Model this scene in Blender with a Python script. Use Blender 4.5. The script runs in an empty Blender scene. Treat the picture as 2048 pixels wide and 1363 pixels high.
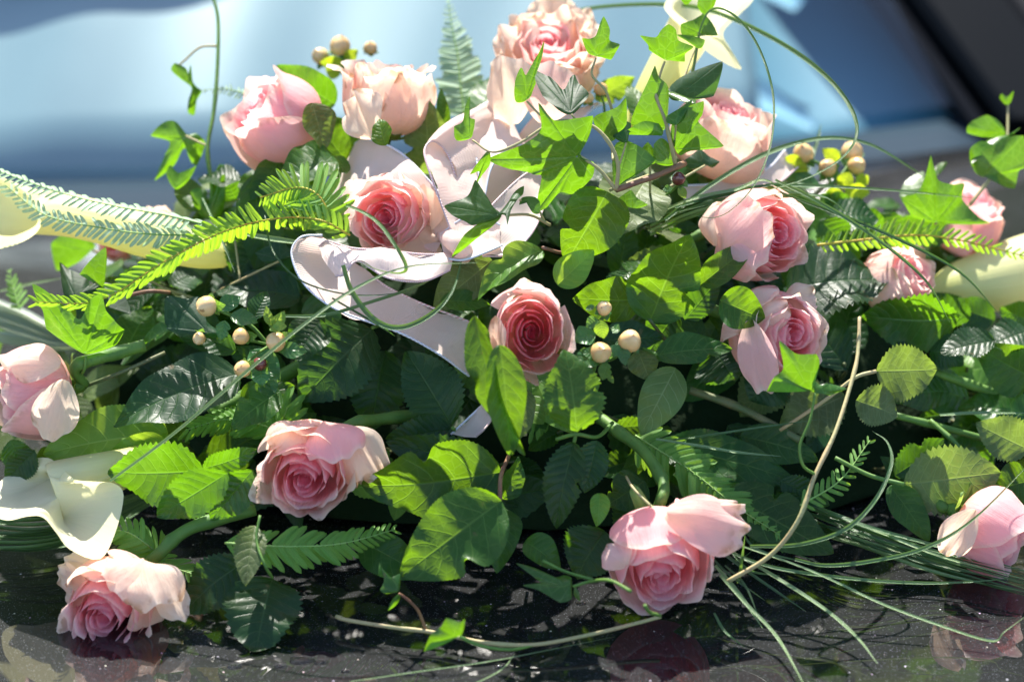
import bpy, math, random
from math import sin, cos, pi, radians, exp
from mathutils import Vector, Matrix, noise
V = Vector
sc = bpy.context.scene
C = sc.collection
# ------------------------------------------------------------------ camera
PITCH = radians(24); FOC = 85.0; DIST = 1.45
TGT = V((0, 0, .10))
FWD = V((0, cos(PITCH), -sin(PITCH))); RGT = V((1, 0, 0)); UPV = V((0, sin(PITCH), cos(PITCH)))
CAM = TGT - FWD * DIST
cd = bpy.data.cameras.new('camera'); co = bpy.data.objects.new('camera', cd); C.objects.link(co)
co.location = CAM; co.rotation_euler = (pi / 2 - PITCH, 0, 0)
cd.lens = FOC; cd.sensor_width = 36; cd.clip_start = .05; cd.clip_end = 200
cd.dof.use_dof = True; cd.dof.focus_distance = 1.375; cd.dof.aperture_fstop = 4.0
sc.camera = co
# ------------------------------------------------------------------ light
SUN_EL = radians(57); SUN_AZ = radians(-8)          # sun stands behind the flowers, high, a little to the left
SUN = V((sin(SUN_AZ) * cos(SUN_EL), cos(SUN_AZ) * cos(SUN_EL), sin(SUN_EL)))
w = bpy.data.worlds.new('World'); sc.world = w; w.use_nodes = True
nt = w.node_tree; bg = nt.nodes['Background']
sky = nt.nodes.new('ShaderNodeTexSky'); sky.sky_type = 'NISHITA'; sky.sun_disc = False
sky.sun_elevation = SUN_EL; sky.sun_rotation = SUN_AZ; sky.dust_density = .6; sky.air_density = .8; sky.ozone_density = 1.0
nt.links.new(sky.outputs[0], bg.inputs[0]); bg.inputs[1].default_value = .15
sl = bpy.data.lights.new('sun', 'SUN'); sl.energy = 4.9; sl.angle = radians(.53); sl.color = (1, .95, .87)
so = bpy.data.objects.new('sun', sl); C.objects.link(so)
so.rotation_euler = SUN.to_track_quat('Z', 'Y').to_euler()
sc.view_settings.view_transform = 'Standard'; sc.view_settings.look = 'None'
sc.view_settings.exposure = 1.5; sc.view_settings.gamma = 1
sc.cycles.use_denoising = True; sc.cycles.max_bounces = 12; sc.cycles.transmission_bounces = 8
sc.cycles.diffuse_bounces = 8; sc.cycles.sample_clamp_indirect = 6
# ------------------------------------------------------------------ placing: photo pixel (2048 wide) + distance in front of the heap
K = 36 / FOC / 2048
def ray(px, py): return FWD + RGT * ((px - 1024) * K) - UPV * ((py - 681.5) * K)
def P(px, py, d=0.0):
    """point on the sloping face of the heap (d metres nearer the camera); d >= 5 means: at height d-5 above the bonnet"""
    r = ray(px, py)
    if d >= 5:
        s = (d - 5 - CAM.z) / r.z
        return CAM + r * s
    x = (px - 1024) * K * DIST
    for _ in range(3):
        yb = .7 * x * x
        # z = y - yb + .154
        s = (CAM.y - yb + .154 - CAM.z) / (r.z - r.y)
        x = CAM.x + r.x * s
    p = CAM + r * s
    p = p - r.normalized() * d
    if p.z < .004:
        s = (.004 - CAM.z) / r.z
        p = CAM + r * s
    return p
def mpp(p): return (p - CAM).dot(FWD) * K            # metres per photo pixel at p
def onplane(px, py, q, n):
    r = ray(px, py); den = r.dot(n)
    s = (q - CAM).dot(n) / den
    return CAM + r * s
def nrm(e, a=0.0):                                    # e: elevation of a leaf's upper face as seen from the lens side (24 = square on, 90 = flat on the ground), a: turn to the right
    e = radians(e); a = radians(a)
    return V((sin(a) * cos(e), -cos(a) * cos(e), sin(e)))
# ------------------------------------------------------------------ objects
def empty(name, loc, label=None, cat=None, group=None):
    o = bpy.data.objects.new(name, None); C.objects.link(o); o.location = loc; o.empty_display_size = .01
    tag(o, label, cat, group); return o
def tag(o, label=None, cat=None, group=None, kind=None):
    if label: o['label'] = label
    if cat: o['category'] = cat
    if group: o['group'] = group
    if kind: o['kind'] = kind
    return o
def world_loc(p):
    m = V((0, 0, 0))
    while p is not None:
        m += p.location; p = p.parent
    return m
def mesh(name, verts, faces, mat, parent=None, uvs=None, attrs=None, smooth=True, label=None):
    """verts in world space; stored relative to the parent"""
    off = world_loc(parent) if parent is not None else V((0, 0, 0))
    me = bpy.data.meshes.new(name)
    me.from_pydata([tuple(V(v) - off) for v in verts], [], faces)
    if uvs is not None:
        ul = me.uv_layers.new(name='UVMap')
        li = [0] * len(me.loops); me.loops.foreach_get('vertex_index', li)
        buf = []
        for i in li: buf += [uvs[i][0], uvs[i][1]]
        ul.data.foreach_set('uv', buf)
    for k, vals in (attrs or {}).items():
        at = me.attributes.new(k, 'FLOAT', 'POINT'); at.data.foreach_set('value', vals)
    if smooth: me.polygons.foreach_set('use_smooth', [True] * len(me.polygons))
    me.materials.append(mat)
    o = bpy.data.objects.new(name, me); C.objects.link(o)
    if parent is not None: o.parent = parent
    if label: o['label'] = label
    return o
def gridfaces(nu, nv, close=False):
    f = []
    for j in range(nv - 1):
        for i in range(nu - 1): f.append((j * nu + i, j * nu + i + 1, (j + 1) * nu + i + 1, (j + 1) * nu + i))
        if close: f.append((j * nu + nu - 1, j * nu, (j + 1) * nu, (j + 1) * nu + nu - 1))
    return f
def cr(pts, n):
    """Catmull-Rom through points, n samples a span"""
    pts = [V(p) for p in pts]
    if len(pts) == 2: return [pts[0].lerp(pts[1], i / n) for i in range(n + 1)]
    q = [pts[0] * 2 - pts[1]] + pts + [pts[-1] * 2 - pts[-2]]
    out = []
    for k in range(1, len(q) - 2):
        a, b, c, d = q[k - 1:k + 3]
        for i in range(n):
            t = i / n; t2 = t * t; t3 = t2 * t
            out.append(.5 * ((2 * b) + (c - a) * t + (2 * a - 5 * b + 4 * c - d) * t2 + (3 * b - a - 3 * c + d) * t3))
    out.append(pts[-1].copy()); return out
def frames(path, n0=None):
    T = []
    for i in range(len(path)):
        a = path[max(i - 1, 0)]; b = path[min(i + 1, len(path) - 1)]
        T.append((b - a).normalized())
    n = n0 or (V((0, 0, 1)) if abs(T[0].z) < .9 else V((0, 1, 0)))
    out = []
    for t in T:
        n = (n - t * n.dot(t))
        if n.length < 1e-6: n = t.orthogonal()
        n.normalize(); out.append((t, n, t.cross(n)))
    return out
def tube(name, pts, r, mat, parent, n=5, seg=7, bumps=None, cap=True, label=None):
    """r: radius in metres, or (first, last), or a list, one per control point"""
    path = cr(pts, n); L = len(path)
    if isinstance(r, (int, float)): rr = [r] * L
    elif len(r) == 2: rr = [r[0] + (r[1] - r[0]) * i / (L - 1) for i in range(L)]
    else:
        rr = []
        for i in range(L):
            t = i / (L - 1) * (len(r) - 1); k = min(int(t), len(r) - 2); rr.append(r[k] + (r[k + 1] - r[k]) * (t - k))
    if bumps:
        for b in bumps:
            for i in range(L): rr[i] *= 1 + .22 * exp(-((i / (L - 1) - b) * L / 1.2) ** 2)
    vs, uv = [], []
    for i, (t, nn, bb) in enumerate(frames(path)):
        for k in range(seg):
            a = 2 * pi * k / seg
            vs.append(path[i] + (nn * cos(a) + bb * sin(a)) * rr[i]); uv.append((i / (L - 1), k / seg))
    f = gridfaces(seg, L, True)
    if cap:
        f.append(tuple(range(seg))[::-1]); f.append(tuple((L - 1) * seg + k for k in range(seg)))
    return mesh(name, vs, f, mat, parent, uv, label=label)
# ------------------------------------------------------------------ node helper
class NT:
    def __init__(s, name):
        s.m = bpy.data.materials.new(name); s.m.use_nodes = True; s.t = s.m.node_tree; s.t.nodes.clear()
        s.out = s.n('OutputMaterial')
    def n(s, t, **k):
        x = s.t.nodes.new('ShaderNode' + t)
        for a, b in k.items(): setattr(x, a, b)
        return x
    def set(s, sock, v):
        if isinstance(v, bpy.types.NodeSocket): s.t.links.new(v, sock)
        elif v is not None:
            if isinstance(v, (tuple, list)) and len(v) == 3 and sock.type == 'RGBA': v = (*v, 1)
            sock.default_value = v
    def math(s, op, a, b=None, c=None, clamp=False):
        x = s.n('Math', operation=op, use_clamp=clamp)
        for i, v in enumerate((a, b, c)):
            if v is not None: s.set(x.inputs[i], v)
        return x.outputs[0]
    def mix(s, f, a, b, mode='MIX'):
        x = s.n('Mix', data_type='RGBA', blend_type=mode); s.set(x.inputs[0], f); s.set(x.inputs[6], a); s.set(x.inputs[7], b)
        return x.outputs[2]
    def map(s, v, a, b, c=0., d=1., smooth=True):
        x = s.n('MapRange', interpolation_type='SMOOTHSTEP' if smooth else 'LINEAR'); s.set(x.inputs[0], v)
        for i, k in enumerate((a, b, c, d)): s.set(x.inputs[1 + i], k)
        return x.outputs[0]
    def attr(s, name): return s.n('Attribute', attribute_name=name).outputs[2]
    def noise(s, vec, scale, detail=3, rough=.5):
        x = s.n('TexNoise'); s.set(x.inputs['Vector'], vec); x.inputs['Scale'].default_value = scale; x.inputs['Detail'].default_value = detail; x.inputs['Roughness'].default_value = rough
        return x.outputs[0]
    def vmul(s, vec, k):
        x = s.n('VectorMath', operation='MULTIPLY'); s.set(x.inputs[0], vec); x.inputs[1].default_value = k; return x.outputs[0]
    def bump(s, h, strength, dist=.001, nrm=None):
        x = s.n('Bump'); x.inputs['Strength'].default_value = strength; x.inputs['Distance'].default_value = dist; s.set(x.inputs['Height'], h); s.set(x.inputs['Normal'], nrm); return x.outputs[0]
    def bsdf(s, col, rough=.5, spec=.5, normal=None, **k):
        x = s.n('BsdfPrincipled'); s.set(x.inputs['Base Color'], col); s.set(x.inputs['Roughness'], rough); s.set(x.inputs['Specular IOR Level'], spec); s.set(x.inputs['Normal'], normal)
        for a, b in k.items(): s.set(x.inputs[a.replace('_', ' ')], b)
        return x.outputs[0]
    def translucent(s, col, normal=None):
        x = s.n('BsdfTranslucent'); s.set(x.inputs[0], col); s.set(x.inputs[1], normal); return x.outputs[0]
    def mixs(s, f, a, b):
        x = s.n('MixShader'); s.set(x.inputs[0], f); s.set(x.inputs[1], a); s.set(x.inputs[2], b); return x.outputs[0]
    def ramp(s, f, stops):
        x = s.n('ValToRGB'); s.set(x.inputs[0], f); e = x.color_ramp.elements
        while len(e) < len(stops): e.new(.5)
        for i, (p, c) in enumerate(stops): e[i].position = p; e[i].color = (*c, 1)
        return x.outputs[0]
    def uv(s): return s.n('TexCoord').outputs['UV']
    def objc(s): return s.n('TexCoord').outputs['Object']
    def rnd(s): return s.n('ObjectInfo').outputs['Random']
    def sep(s, v):
        x = s.n('SeparateXYZ'); s.set(x.inputs[0], v); return x.outputs
    def done(s, sh): s.t.links.new(sh, s.out.inputs[0]); return s.m
# ------------------------------------------------------------------ materials
def petal_mat(name, hue=(1, 1, 1), pale=0.0, trans=.58, fresh=0.0):
    q = NT(name); tone = q.attr('tone'); u, v, _ = q.sep(q.uv())
    t2 = q.math('ADD', tone, pale, clamp=True)
    base = q.ramp(t2, [(0, (.96, .35, .47)), (.3, (.96, .45, .50)), (.62, (.96, .55, .54)), (.85, (.95, .67, .56)), (1, (.94, .77, .58))])
    if fresh: base = q.mix(fresh, base, (.98, .64, .70))  # share of lighter pink that lifts shaded petals
    grain = q.noise(q.vmul(q.uv(), (34, 2.2, 1)), 3, 4)
    base = q.mix(q.map(grain, .3, .75, 0, .22), base, (.92, .70, .66))
    base = q.mix(q.map(v, .05, .5, .45, 0), base, (.90, .74, .50))          # yellowish claw
    edge = q.math('MULTIPLY', q.map(v, .86, 1), q.map(tone, .1, .8, .25, .75))
    base = q.mix(edge, base, (.93, .80, .66))
    sp = q.noise(q.objc(), 120, 3)
    br = q.math('MULTIPLY', q.math('MULTIPLY', q.map(v, .74, 1.0), q.map(sp, .50, .64)), q.map(tone, .55, .9))
    base = q.mix(q.math('MULTIPLY', br, .8), base, (.45, .25, .10))
    rid = q.noise(q.vmul(q.uv(), (13, 1.1, 1)), 1.0, 3)
    bmp = q.bump(q.math('ADD', q.math('MULTIPLY', grain, .4), q.math('ADD', q.math('MULTIPLY', rid, .9), q.math('MULTIPLY', q.noise(q.objc(), 70, 3), 1.1))), .5, .0022)
    tr = q.mix(.5, base, (1, .56 + .3 * (fresh > 0), .52 + .34 * (fresh > 0)), 'MULTIPLY')
    tr = q.mix(q.map(t2, .5, 1, 0, .6), tr, base)
    s = q.mixs(trans, q.bsdf(base, .5, .25, bmp, Sheen_Weight=.15, Sheen_Roughness=.4), q.translucent(tr, bmp))
    return q.done(s)
def leaf_mat(name, top, back, trans, rough=.38, spec=.5, nv=9, curve=.9, vein=(.25, .34, .10), vamt=.5, net=.35, tf=.42, bump=.5, radial=False):
    q = NT(name); uv = q.uv(); s_, t_, _ = q.sep(uv); mid = q.attr('vein')
    at = q.math('ABSOLUTE', t_)
    rnd = q.rnd()
    warp = q.noise(q.objc(), 90, 2)
    if radial:
        side = q.math('MULTIPLY', mid, 0.0)
    else:
        ph = q.math('SUBTRACT', q.math('MULTIPLY', s_, float(nv)), q.math('MULTIPLY', q.math('POWER', at, 1.25), curve))
        ph = q.math('ADD', ph, q.math('MULTIPLY', warp, .35))
        d = q.math('ABSOLUTE', q.math('SUBTRACT', q.math('FRACT', ph), .5))
        side = q.map(d, .0, .07, 1, 0)
        side = q.math('MULTIPLY', side, q.map(at, .75, .98, 1, 0))
    vo = q.n('TexVoronoi', feature='DISTANCE_TO_EDGE'); q.set(vo.inputs['Vector'], q.objc()); vo.inputs['Scale'].default_value = 170
    netv = q.map(vo.outputs['Distance'], .0, .10, 1, 0)
    veins = q.math('MAXIMUM', mid, q.math('MAXIMUM', q.math('MULTIPLY', side, .75), q.math('MULTIPLY', netv, net)))
    blot = q.noise(q.objc(), 28, 3)
    hsv = q.n('HueSaturation'); q.set(hsv.inputs['Hue'], q.map(rnd, 0, 1, .485, .515, False)); q.set(hsv.inputs['Value'], q.map(q.math('FRACT', q.math('MULTIPLY', rnd, 7.3)), 0, 1, .75, 1.25, False))
    tcol = q.mix(q.map(blot, .35, .7), top, tuple(c * .72 for c in top))
    q.set(hsv.inputs['Color'], tcol); tcol = hsv.outputs[0]
    tcol = q.mix(q.math('MULTIPLY', veins, vamt), tcol, vein)
    bcol = q.mix(q.math('MULTIPLY', veins, .35), back, tuple(min(1, c * 1.6) for c in back))
    geo = q.n('NewGeometry').outputs['Backfacing']
    col = q.mix(geo, tcol, bcol)
    # small brown flecks of wear
    fl = q.map(q.noise(q.objc(), 120, 4, .65), .66, .72)
    col = q.mix(q.math('MULTIPLY', fl, .6), col, (.16, .10, .04))
    trc = q.mix(q.math('MULTIPLY', veins, .8), trans, tuple(min(1, c * 1.5 + .06) for c in trans))
    trc = q.mix(q.map(blot, .3, .75, 0, .35), trc, tuple(c * .6 for c in trans))
    h = q.math('SUBTRACT', q.math('MULTIPLY', q.noise(q.objc(), 120, 2), .25), q.math('MULTIPLY', veins, .4))
    if not radial: h = q.math('ADD', h, q.math('MULTIPLY', q.map(d, 0, .5, 0, 1), .22))
    b = q.bump(h, bump, .0011)
    rg = q.math('ADD', rough, q.math('MULTIPLY', geo, .25))
    s = q.mixs(tf, q.bsdf(col, rg, spec, b), q.translucent(trc, b))
    return q.done(s)
M = {}
M['petal'] = petal_mat('petal', fresh=.2)
M['petal_lit'] = petal_mat('petal_lit', trans=.6, fresh=.38)  # lighter pink copy, standing for fill light on two shaded roses
M['petal_pale'] = petal_mat('petal_pale', fresh=.1, pale=.22, trans=.55)
M['petal_cream'] = petal_mat('petal_cream', pale=.42, trans=.55)
G = dict
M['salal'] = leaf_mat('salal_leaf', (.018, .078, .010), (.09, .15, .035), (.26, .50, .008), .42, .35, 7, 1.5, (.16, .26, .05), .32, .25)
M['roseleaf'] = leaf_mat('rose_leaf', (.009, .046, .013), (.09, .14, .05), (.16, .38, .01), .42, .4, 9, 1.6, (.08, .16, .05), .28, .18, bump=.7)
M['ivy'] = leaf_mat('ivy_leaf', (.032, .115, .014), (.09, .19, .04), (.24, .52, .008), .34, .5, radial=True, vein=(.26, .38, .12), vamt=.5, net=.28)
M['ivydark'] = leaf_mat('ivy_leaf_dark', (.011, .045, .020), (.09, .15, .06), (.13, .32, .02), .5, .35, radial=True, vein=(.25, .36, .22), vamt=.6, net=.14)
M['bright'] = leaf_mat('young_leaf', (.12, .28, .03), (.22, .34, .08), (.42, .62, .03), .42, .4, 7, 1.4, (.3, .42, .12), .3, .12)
M['olive'] = leaf_mat('leaf_underside', (.10, .145, .05), (.02, .06, .018), (.28, .42, .04), .5, .35, 8, 1.5, (.34, .38, .18), .35, .3)
M['hyper'] = leaf_mat('berry_leaf', (.05, .16, .045), (.12, .24, .09), (.30, .55, .05), .35, .5, 5, 1.2, (.2, .32, .1), .25, .05)
M['sepal'] = leaf_mat('sepal', (.13, .26, .05), (.20, .32, .10), (.38, .55, .06), .5, .3, 5, 1, (.25, .36, .12), .2, .05)
M['fern'] = leaf_mat('fern_leaflet', (.06, .21, .03), (.12, .27, .05), (.46, .78, .02), .38, .45, 12, 1.0, (.2, .36, .1), .3, .0, bump=.25)
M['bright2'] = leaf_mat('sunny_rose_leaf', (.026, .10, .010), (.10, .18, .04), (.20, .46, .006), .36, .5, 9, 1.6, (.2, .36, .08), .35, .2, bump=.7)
M['midrib'] = leaf_mat('thick_midrib_leaf', (.11, .19, .06), (.11, .19, .06), (.25, .4, .04), .5, .3, 6, 1.4, (.50, .55, .32), .35, .1)
M['fernlit'] = leaf_mat('sunlit_fern_leaflet', (.36, .50, .34), (.36, .5, .34), (.5, .68, .3), .4, .5, 12, 1.0, (.3, .42, .2), .3, .0, bump=.25)  # sun gloss and haze put into the leaflet colour
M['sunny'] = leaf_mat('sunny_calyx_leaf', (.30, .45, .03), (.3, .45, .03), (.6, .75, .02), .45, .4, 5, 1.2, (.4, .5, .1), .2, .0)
def stem_mat(name, a, b, rough=.6):
    q = NT(name); n = q.noise(q.objc(), 55, 4)
    fine = q.noise(q.vmul(q.objc(), (1, 1, 1)), 400, 2)
    c = q.mix(q.map(n, .35, .7), a, b)
    c = q.mix(q.map(fine, .62, .72, 0, .5), c, tuple(x * .45 for x in b))
    return q.done(q.bsdf(c, rough, .4, q.bump(fine, .4, .0006), Subsurface_Weight=0.0))
M['stem'] = stem_mat('rose_stem', (.06, .14, .02), (.11, .21, .03))
M['stemdark'] = stem_mat('dark_stem', (.06, .10, .03), (.12, .12, .05))
M['twig'] = stem_mat('ivy_twig', (.30, .28, .12), (.36, .27, .13))
M['brown'] = stem_mat('brown_twig', (.16, .07, .045), (.22, .12, .05))
M['rachis'] = stem_mat('fern_rachis', (.42, .36, .03), (.50, .26, .03))
M['rachisg'] = stem_mat('fern_rachis_green', (.16, .30, .06), (.22, .34, .08))
def grass_mat(name, a, tr):
    q = NT(name); u, v, _ = q.sep(q.uv()); st = q.noise(q.vmul(q.uv(), (2, 26, 1)), 2, 3)
    c = q.mix(q.map(st, .35, .65), a, tuple(x * .6 for x in a))
    c = q.mix(q.map(q.noise(q.vmul(q.uv(), (30, 1, 1)), 1, 2), .6, .75, 0, .25), c, (.3, .3, .12))
    return q.done(q.mixs(.3, q.bsdf(c, .3, .6, q.bump(st, .5, .0006)), q.translucent(tr)))
M['grass'] = grass_mat('bear_grass', (.075, .17, .055), (.25, .45, .05))
M['grasslit'] = grass_mat('sunlit_bear_grass', (.52, .58, .46), (.5, .6, .3))  # pale copy with sun gloss put into the blade colour
M['grassl'] = grass_mat('light_bear_grass', (.19, .31, .12), (.35, .5, .1))
M['grassd'] = grass_mat('dark_bear_grass', (.04, .10, .03), (.12, .28, .03))
def calla_mat():
    q = NT('calla_spathe'); u, v, _ = q.sep(q.uv()); tone = q.attr('tone')
    st = q.noise(q.vmul(q.uv(), (30, 1.2, 1)), 2, 3)
    c = q.mix(q.map(v, .0, .75), (.60, .64, .16), (.80, .745, .49))
    c = q.mix(tone, c, (.80, .77, .34))
    c = q.mix(q.map(st, .35, .7, 0, .25), c, (.78, .80, .45))
    b = q.bump(st, .3, .0012)
    return q.done(q.mixs(.42, q.bsdf(c, .42, .35, b), q.translucent(q.mix(.5, c, (.95, .9, .4)), b)))
M['calla'] = calla_mat()
def berry_mat():
    q = NT('hypericum_berry'); u, v, _ = q.sep(q.uv()); n = q.noise(q.objc(), 260, 2)
    c = q.mix(q.map(q.noise(q.objc(), 90, 3), .4, .7), (.60, .38, .15), (.68, .48, .23))
    c = q.mix(q.math('MULTIPLY', q.map(n, .66, .72), .8), c, (.25, .12, .04))
    c = q.mix(q.map(v, .90, .97), c, (.20, .07, .02))
    return q.done(q.bsdf(c, .3, .5, None, Subsurface_Weight=.25, Subsurface_Radius=(.004, .002, .001), Subsurface_Scale=1.0))
M['berry'] = berry_mat()
q = NT('dark_berry'); M['darkberry'] = q.done(q.bsdf(q.mix(q.noise(q.objc(), 150), (.06, .012, .012), (.16, .04, .03)), .22, .6))
def ribbon_mat():
    q = NT('ribbon_cloth'); u, v, _ = q.sep(q.uv())
    wv = q.math('SINE', q.math('MULTIPLY', u, 6800.0)); wv2 = q.math('SINE', q.math('MULTIPLY', v, 240.0))
    h = q.math('ADD', wv, q.math('MULTIPLY', wv2, .6))
    c = q.mix(q.map(h, -1.6, 1.6), (.76, .61, .54), (.86, .72, .64))
    b = q.bump(h, .3, .0003)
    tr = q.mix(.0, (.92, .70, .62), (1, 1, 1))
    return q.done(q.mixs(.42, q.bsdf(c, .36, .45, b, Sheen_Weight=.3), q.translucent(tr, b)))
M['ribbon'] = ribbon_mat()
def cord_mat(name, a, b):
    q = NT(name); u, v, _ = q.sep(q.uv())
    s = q.math('SINE', q.math('ADD', q.math('MULTIPLY', u, 500.0), q.math('MULTIPLY', v, 6.283)))
    return q.done(q.bsdf(q.mix(q.map(s, -.7, .7), a, b), .55, .3, q.bump(s, .6, .0006)))
M['pinkcord'] = cord_mat('pink_stitching', (.66, .40, .40), (.88, .72, .70))
M['bluecord'] = cord_mat('blue_stitching', (.58, .64, .80), (.85, .85, .88))
# ------------------------------------------------------------------ roses
def bez(p, t):
    a = 1 - t
    return (a*a*a*p[0][0] + 3*a*a*t*p[1][0] + 3*a*t*t*p[2][0] + t*t*t*p[3][0],
            a*a*a*p[0][1] + 3*a*a*t*p[1][1] + 3*a*t*t*p[2][1] + t*t*t*p[3][1])
def petal_surf(phi, rho, zr, hw, flare, roll, edge, rng, spiral=.08, ruffle=.03, ptip=.06, depth=.95, belly=1.0, nu=15, nv=13, sidecurl=0.0):
    """one petal in flower space (outer radius about 1, axis +z). returns verts, uvs"""
    pr = [(.05, -depth), (rho * 1.0 * belly + .10, -depth * .92), (rho * (1.12 * belly - .25 * flare), zr - .52 * (zr + depth) * .8), (rho, zr)]
    vs, uv = [], []
    ph = [rng.uniform(0, 6.28) for _ in range(6)]
    f1 = rng.uniform(2.2, 3.6); f2 = rng.uniform(5, 8)
    rl = .16 + .22 * min(1, abs(roll))                # length of the rolled lip
    tx, tz = pr[3][0] - pr[2][0], pr[3][1] - pr[2][1]; L = math.hypot(tx, tz) or 1
    th0 = math.atan2(tz, tx)
    lop = rng.uniform(-.35, .35)
    for j in range(nv):
        vv = j / (nv - 1)
        for i in range(nu):
            u = -1 + 2 * i / (nu - 1)
            au = abs(u)
            top = 1 - edge * au ** 2.4 + ptip * exp(-(u / .16) ** 2) * (1 if edge > .1 else .4) + .035 * sin(f1 * u * 2 + ph[0]) * (ruffle * 22)
            top += .012 * sin(f2 * 2.3 * u + ph[3]) * ruffle * 25
            v = vv * top
            # bezier up to v=.8, then the lip
            if v <= .8: r, z = bez(pr, v / .8)
            else:
                r, z = pr[3]
                s = (v - .8) / .2 * rl
                rr = roll * (1 + .55 * lop * u) * (1 + .4 * sin(f1 * u + ph[1]) * min(1, ruffle * 20))
                k = rr * 1.5 / rl * 1.0
                # arc of total turn rr*1.5 rad over rl
                if abs(k) < 1e-3: r += cos(th0) * s; z += sin(th0) * s
                else:
                    th = th0 - k * s
                    r += (sin(th0) - sin(th)) / k * 1.0; z += (cos(th) - cos(th0)) / k * 1.0
            wd = .50 + .50 * sin(min(1, vv * 1.35) * pi / 2)
            a = phi + u * hw * wd
            r *= 1 + spiral * u
            r += sidecurl * rho * max(0, au - .55) ** 2 * vv
            rf = ruffle * vv ** 3
            r += rf * (sin(f1 * u * 2.2 + ph[2]) + .5 * sin(f2 * u * 1.6 + ph[3])); z += rf * .9 * sin(f2 * u + ph[4])
            cn = noise.noise(V((u * 1.8 + ph[0] * 3, v * 2.2, ph[1] * 5))) * ruffle * 1.3 * v; r += cn
            r = max(r, .004)
            vs.append(V((r * cos(a), r * sin(a), z))); uv.append((u * .5 + .5, vv))
    return vs, uv
def basis(axis, roll=0.0):
    z = axis.normalized(); x = UPV - z * z.dot(UPV)
    if x.length < .2: x = RGT - z * z.dot(RGT)
    x.normalize(); y = z.cross(x)
    c, s = cos(roll), sin(roll)
    return (x * c + y * s, y * c - x * s, z)
def axdir(ix, iy, front):
    """axis pointing along image direction (ix right, iy down) and `front` towards the lens"""
    return (RGT * ix - UPV * iy - FWD * front).normalized()
def rose(label, cx, cy, dia, axis, d=.03, seed=1, N=30, form='open', mat='petal', stem=None, roll=0.0, tone=(0, 1), sep=5, opts=None, stemr=.0032, group='pink roses of the arrangement', zs=1.0, sepopen=.6, p=1.1, shift=(0, 0)):
    rng = random.Random(seed)
    c = P(cx, cy, d); R = dia / 2 * mpp(c)
    bx = basis(axdir(*axis), roll)
    o = dict(flare=.30, lip=.85, drop=.42, cup=.12, hw=(1.15, .92), rho0=.05, depth=.95, ruf=.035, belly=1.0, squash=1.0, zc=0.0, side=.25)
    if form == 'bud': o.update(flare=-.05, lip=.55, drop=.0, cup=.0, hw=(1.7, 1.15), depth=1.35, belly=1.22, ruf=.03, rmax=.82, side=.0)
    elif form == 'cup': o.update(flare=.12, lip=.55, drop=.12, cup=.12, depth=1.15, belly=1.12, hw=(1.15, 1.0))
    o.update(opts or {})
    rmax = o.get('rmax', 1.0)
    zb = -o['depth']
    base = c + bx[2] * (zb * R * zs)
    root = empty('rose', base, label, 'rose', group)
    def X(v): return c + bx[0] * (v.x * R) + bx[1] * (v.y * R * o['squash']) + bx[2] * (v.z * R * zs)
    m = M[mat]
    # tight spiral core
    vs, uv = [], []; n = 56; turns = 2.6
    rc = .10 * rmax
    for j in range(6):
        vv = j / 5
        for i in range(n):
            t = i / (n - 1); a = t * turns * 2 * pi
            r = (.008 + (rc + .01) * t) * (1.0 - .15 * (vv - .6) ** 2) * (1 if j else .02); z = o['zc'] - .30 + .32 * vv + .02 * sin(a * .9 + 1) * vv - .015 * t
            vs.append(X(V((r * cos(a), r * sin(a), z)))); uv.append((t, .55 + .4 * vv))
    mesh('petal', vs, gridfaces(n, 6), m, root, uv, {'tone': [tone[0]] * len(vs)})
    for i in range(N):
        t = i / (N - 1)
        rho = rmax * (.115 + (.885 - .02) * t ** p)
        zr = o['zc'] + o['cup'] * sin(pi * min(1, t * 1.15)) - o['drop'] * max(0, t - .35) ** 1.6 * 2.0 + rng.uniform(-.03, .03)
        k = max(0, (t - .25) / .75)
        hw = o['hw'][0] + (o['hw'][1] - o['hw'][0]) * min(1, t * 1.35) ** .7 + rng.uniform(-.08, .08)
        lip = o['lip'] * k ** 1.3 * rng.uniform(.7, 1.25) + .05
        fl = o['flare'] * k
        rho2 = rho * (1 - .20 * o['lip'] * k)
        nu, nv = (11, 8) if t < .3 else (15, 11) if t < .6 else (21, 15)
        vs, uv = petal_surf(i * 2.39996 + rng.uniform(-.3, .3), rho2 * rng.uniform(.97, 1.03), zr, hw, fl, lip, .10 + .42 * k, rng, spiral=.13 * (1 - .6 * t),
                            ruffle=.004 + o['ruf'] * k, ptip=.015 + .035 * k, depth=o['depth'], belly=o['belly'], nu=nu, nv=nv, sidecurl=o['side'] * k)
        tn = tone[0] + (tone[1] - tone[0]) * t ** 1.1 + rng.uniform(-.06, .06)
        mesh('petal', [X(q) for q in vs], gridfaces(nu, nv), m, root, uv, {'tone': [min(1, max(0, tn))] * len(vs)})
    # swollen base of the flower
    path = [base + bx[2] * (R * k) for k in (-.26, -.18, -.06, .06)]
    tube('rose_hip', path, [R * .07, R * .13, R * .16, R * .10], M['sepal'], root, 4, 10)
    for k in range(sep):
        a = k * 2 * pi / 5 + rng.uniform(-.2, .2) + roll
        out = bx[0] * cos(a) + bx[1] * sin(a)
        b0 = base + out * (R * .13) - bx[2] * (R * .04)
        L = R * rng.uniform(.65, .95); so_ = sepopen * rng.uniform(.6, 1.3)
        path = [b0, b0 + out * (L * .32) + bx[2] * (L * .10 * (1 - so_)), b0 + out * (L * (.45 + .35 * so_)) + bx[2] * (L * (.55 - .75 * so_)), b0 + out * (L * (.5 + .3 * so_)) + bx[2] * (L * (1.0 - 1.5 * so_))]
        strip('sepal', path, [R * .10, R * .15, R * .10, R * .01], -bx[2].cross(out).cross(out), M['sepal'], root, cupk=.25, side=bx[2].cross(out))
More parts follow.
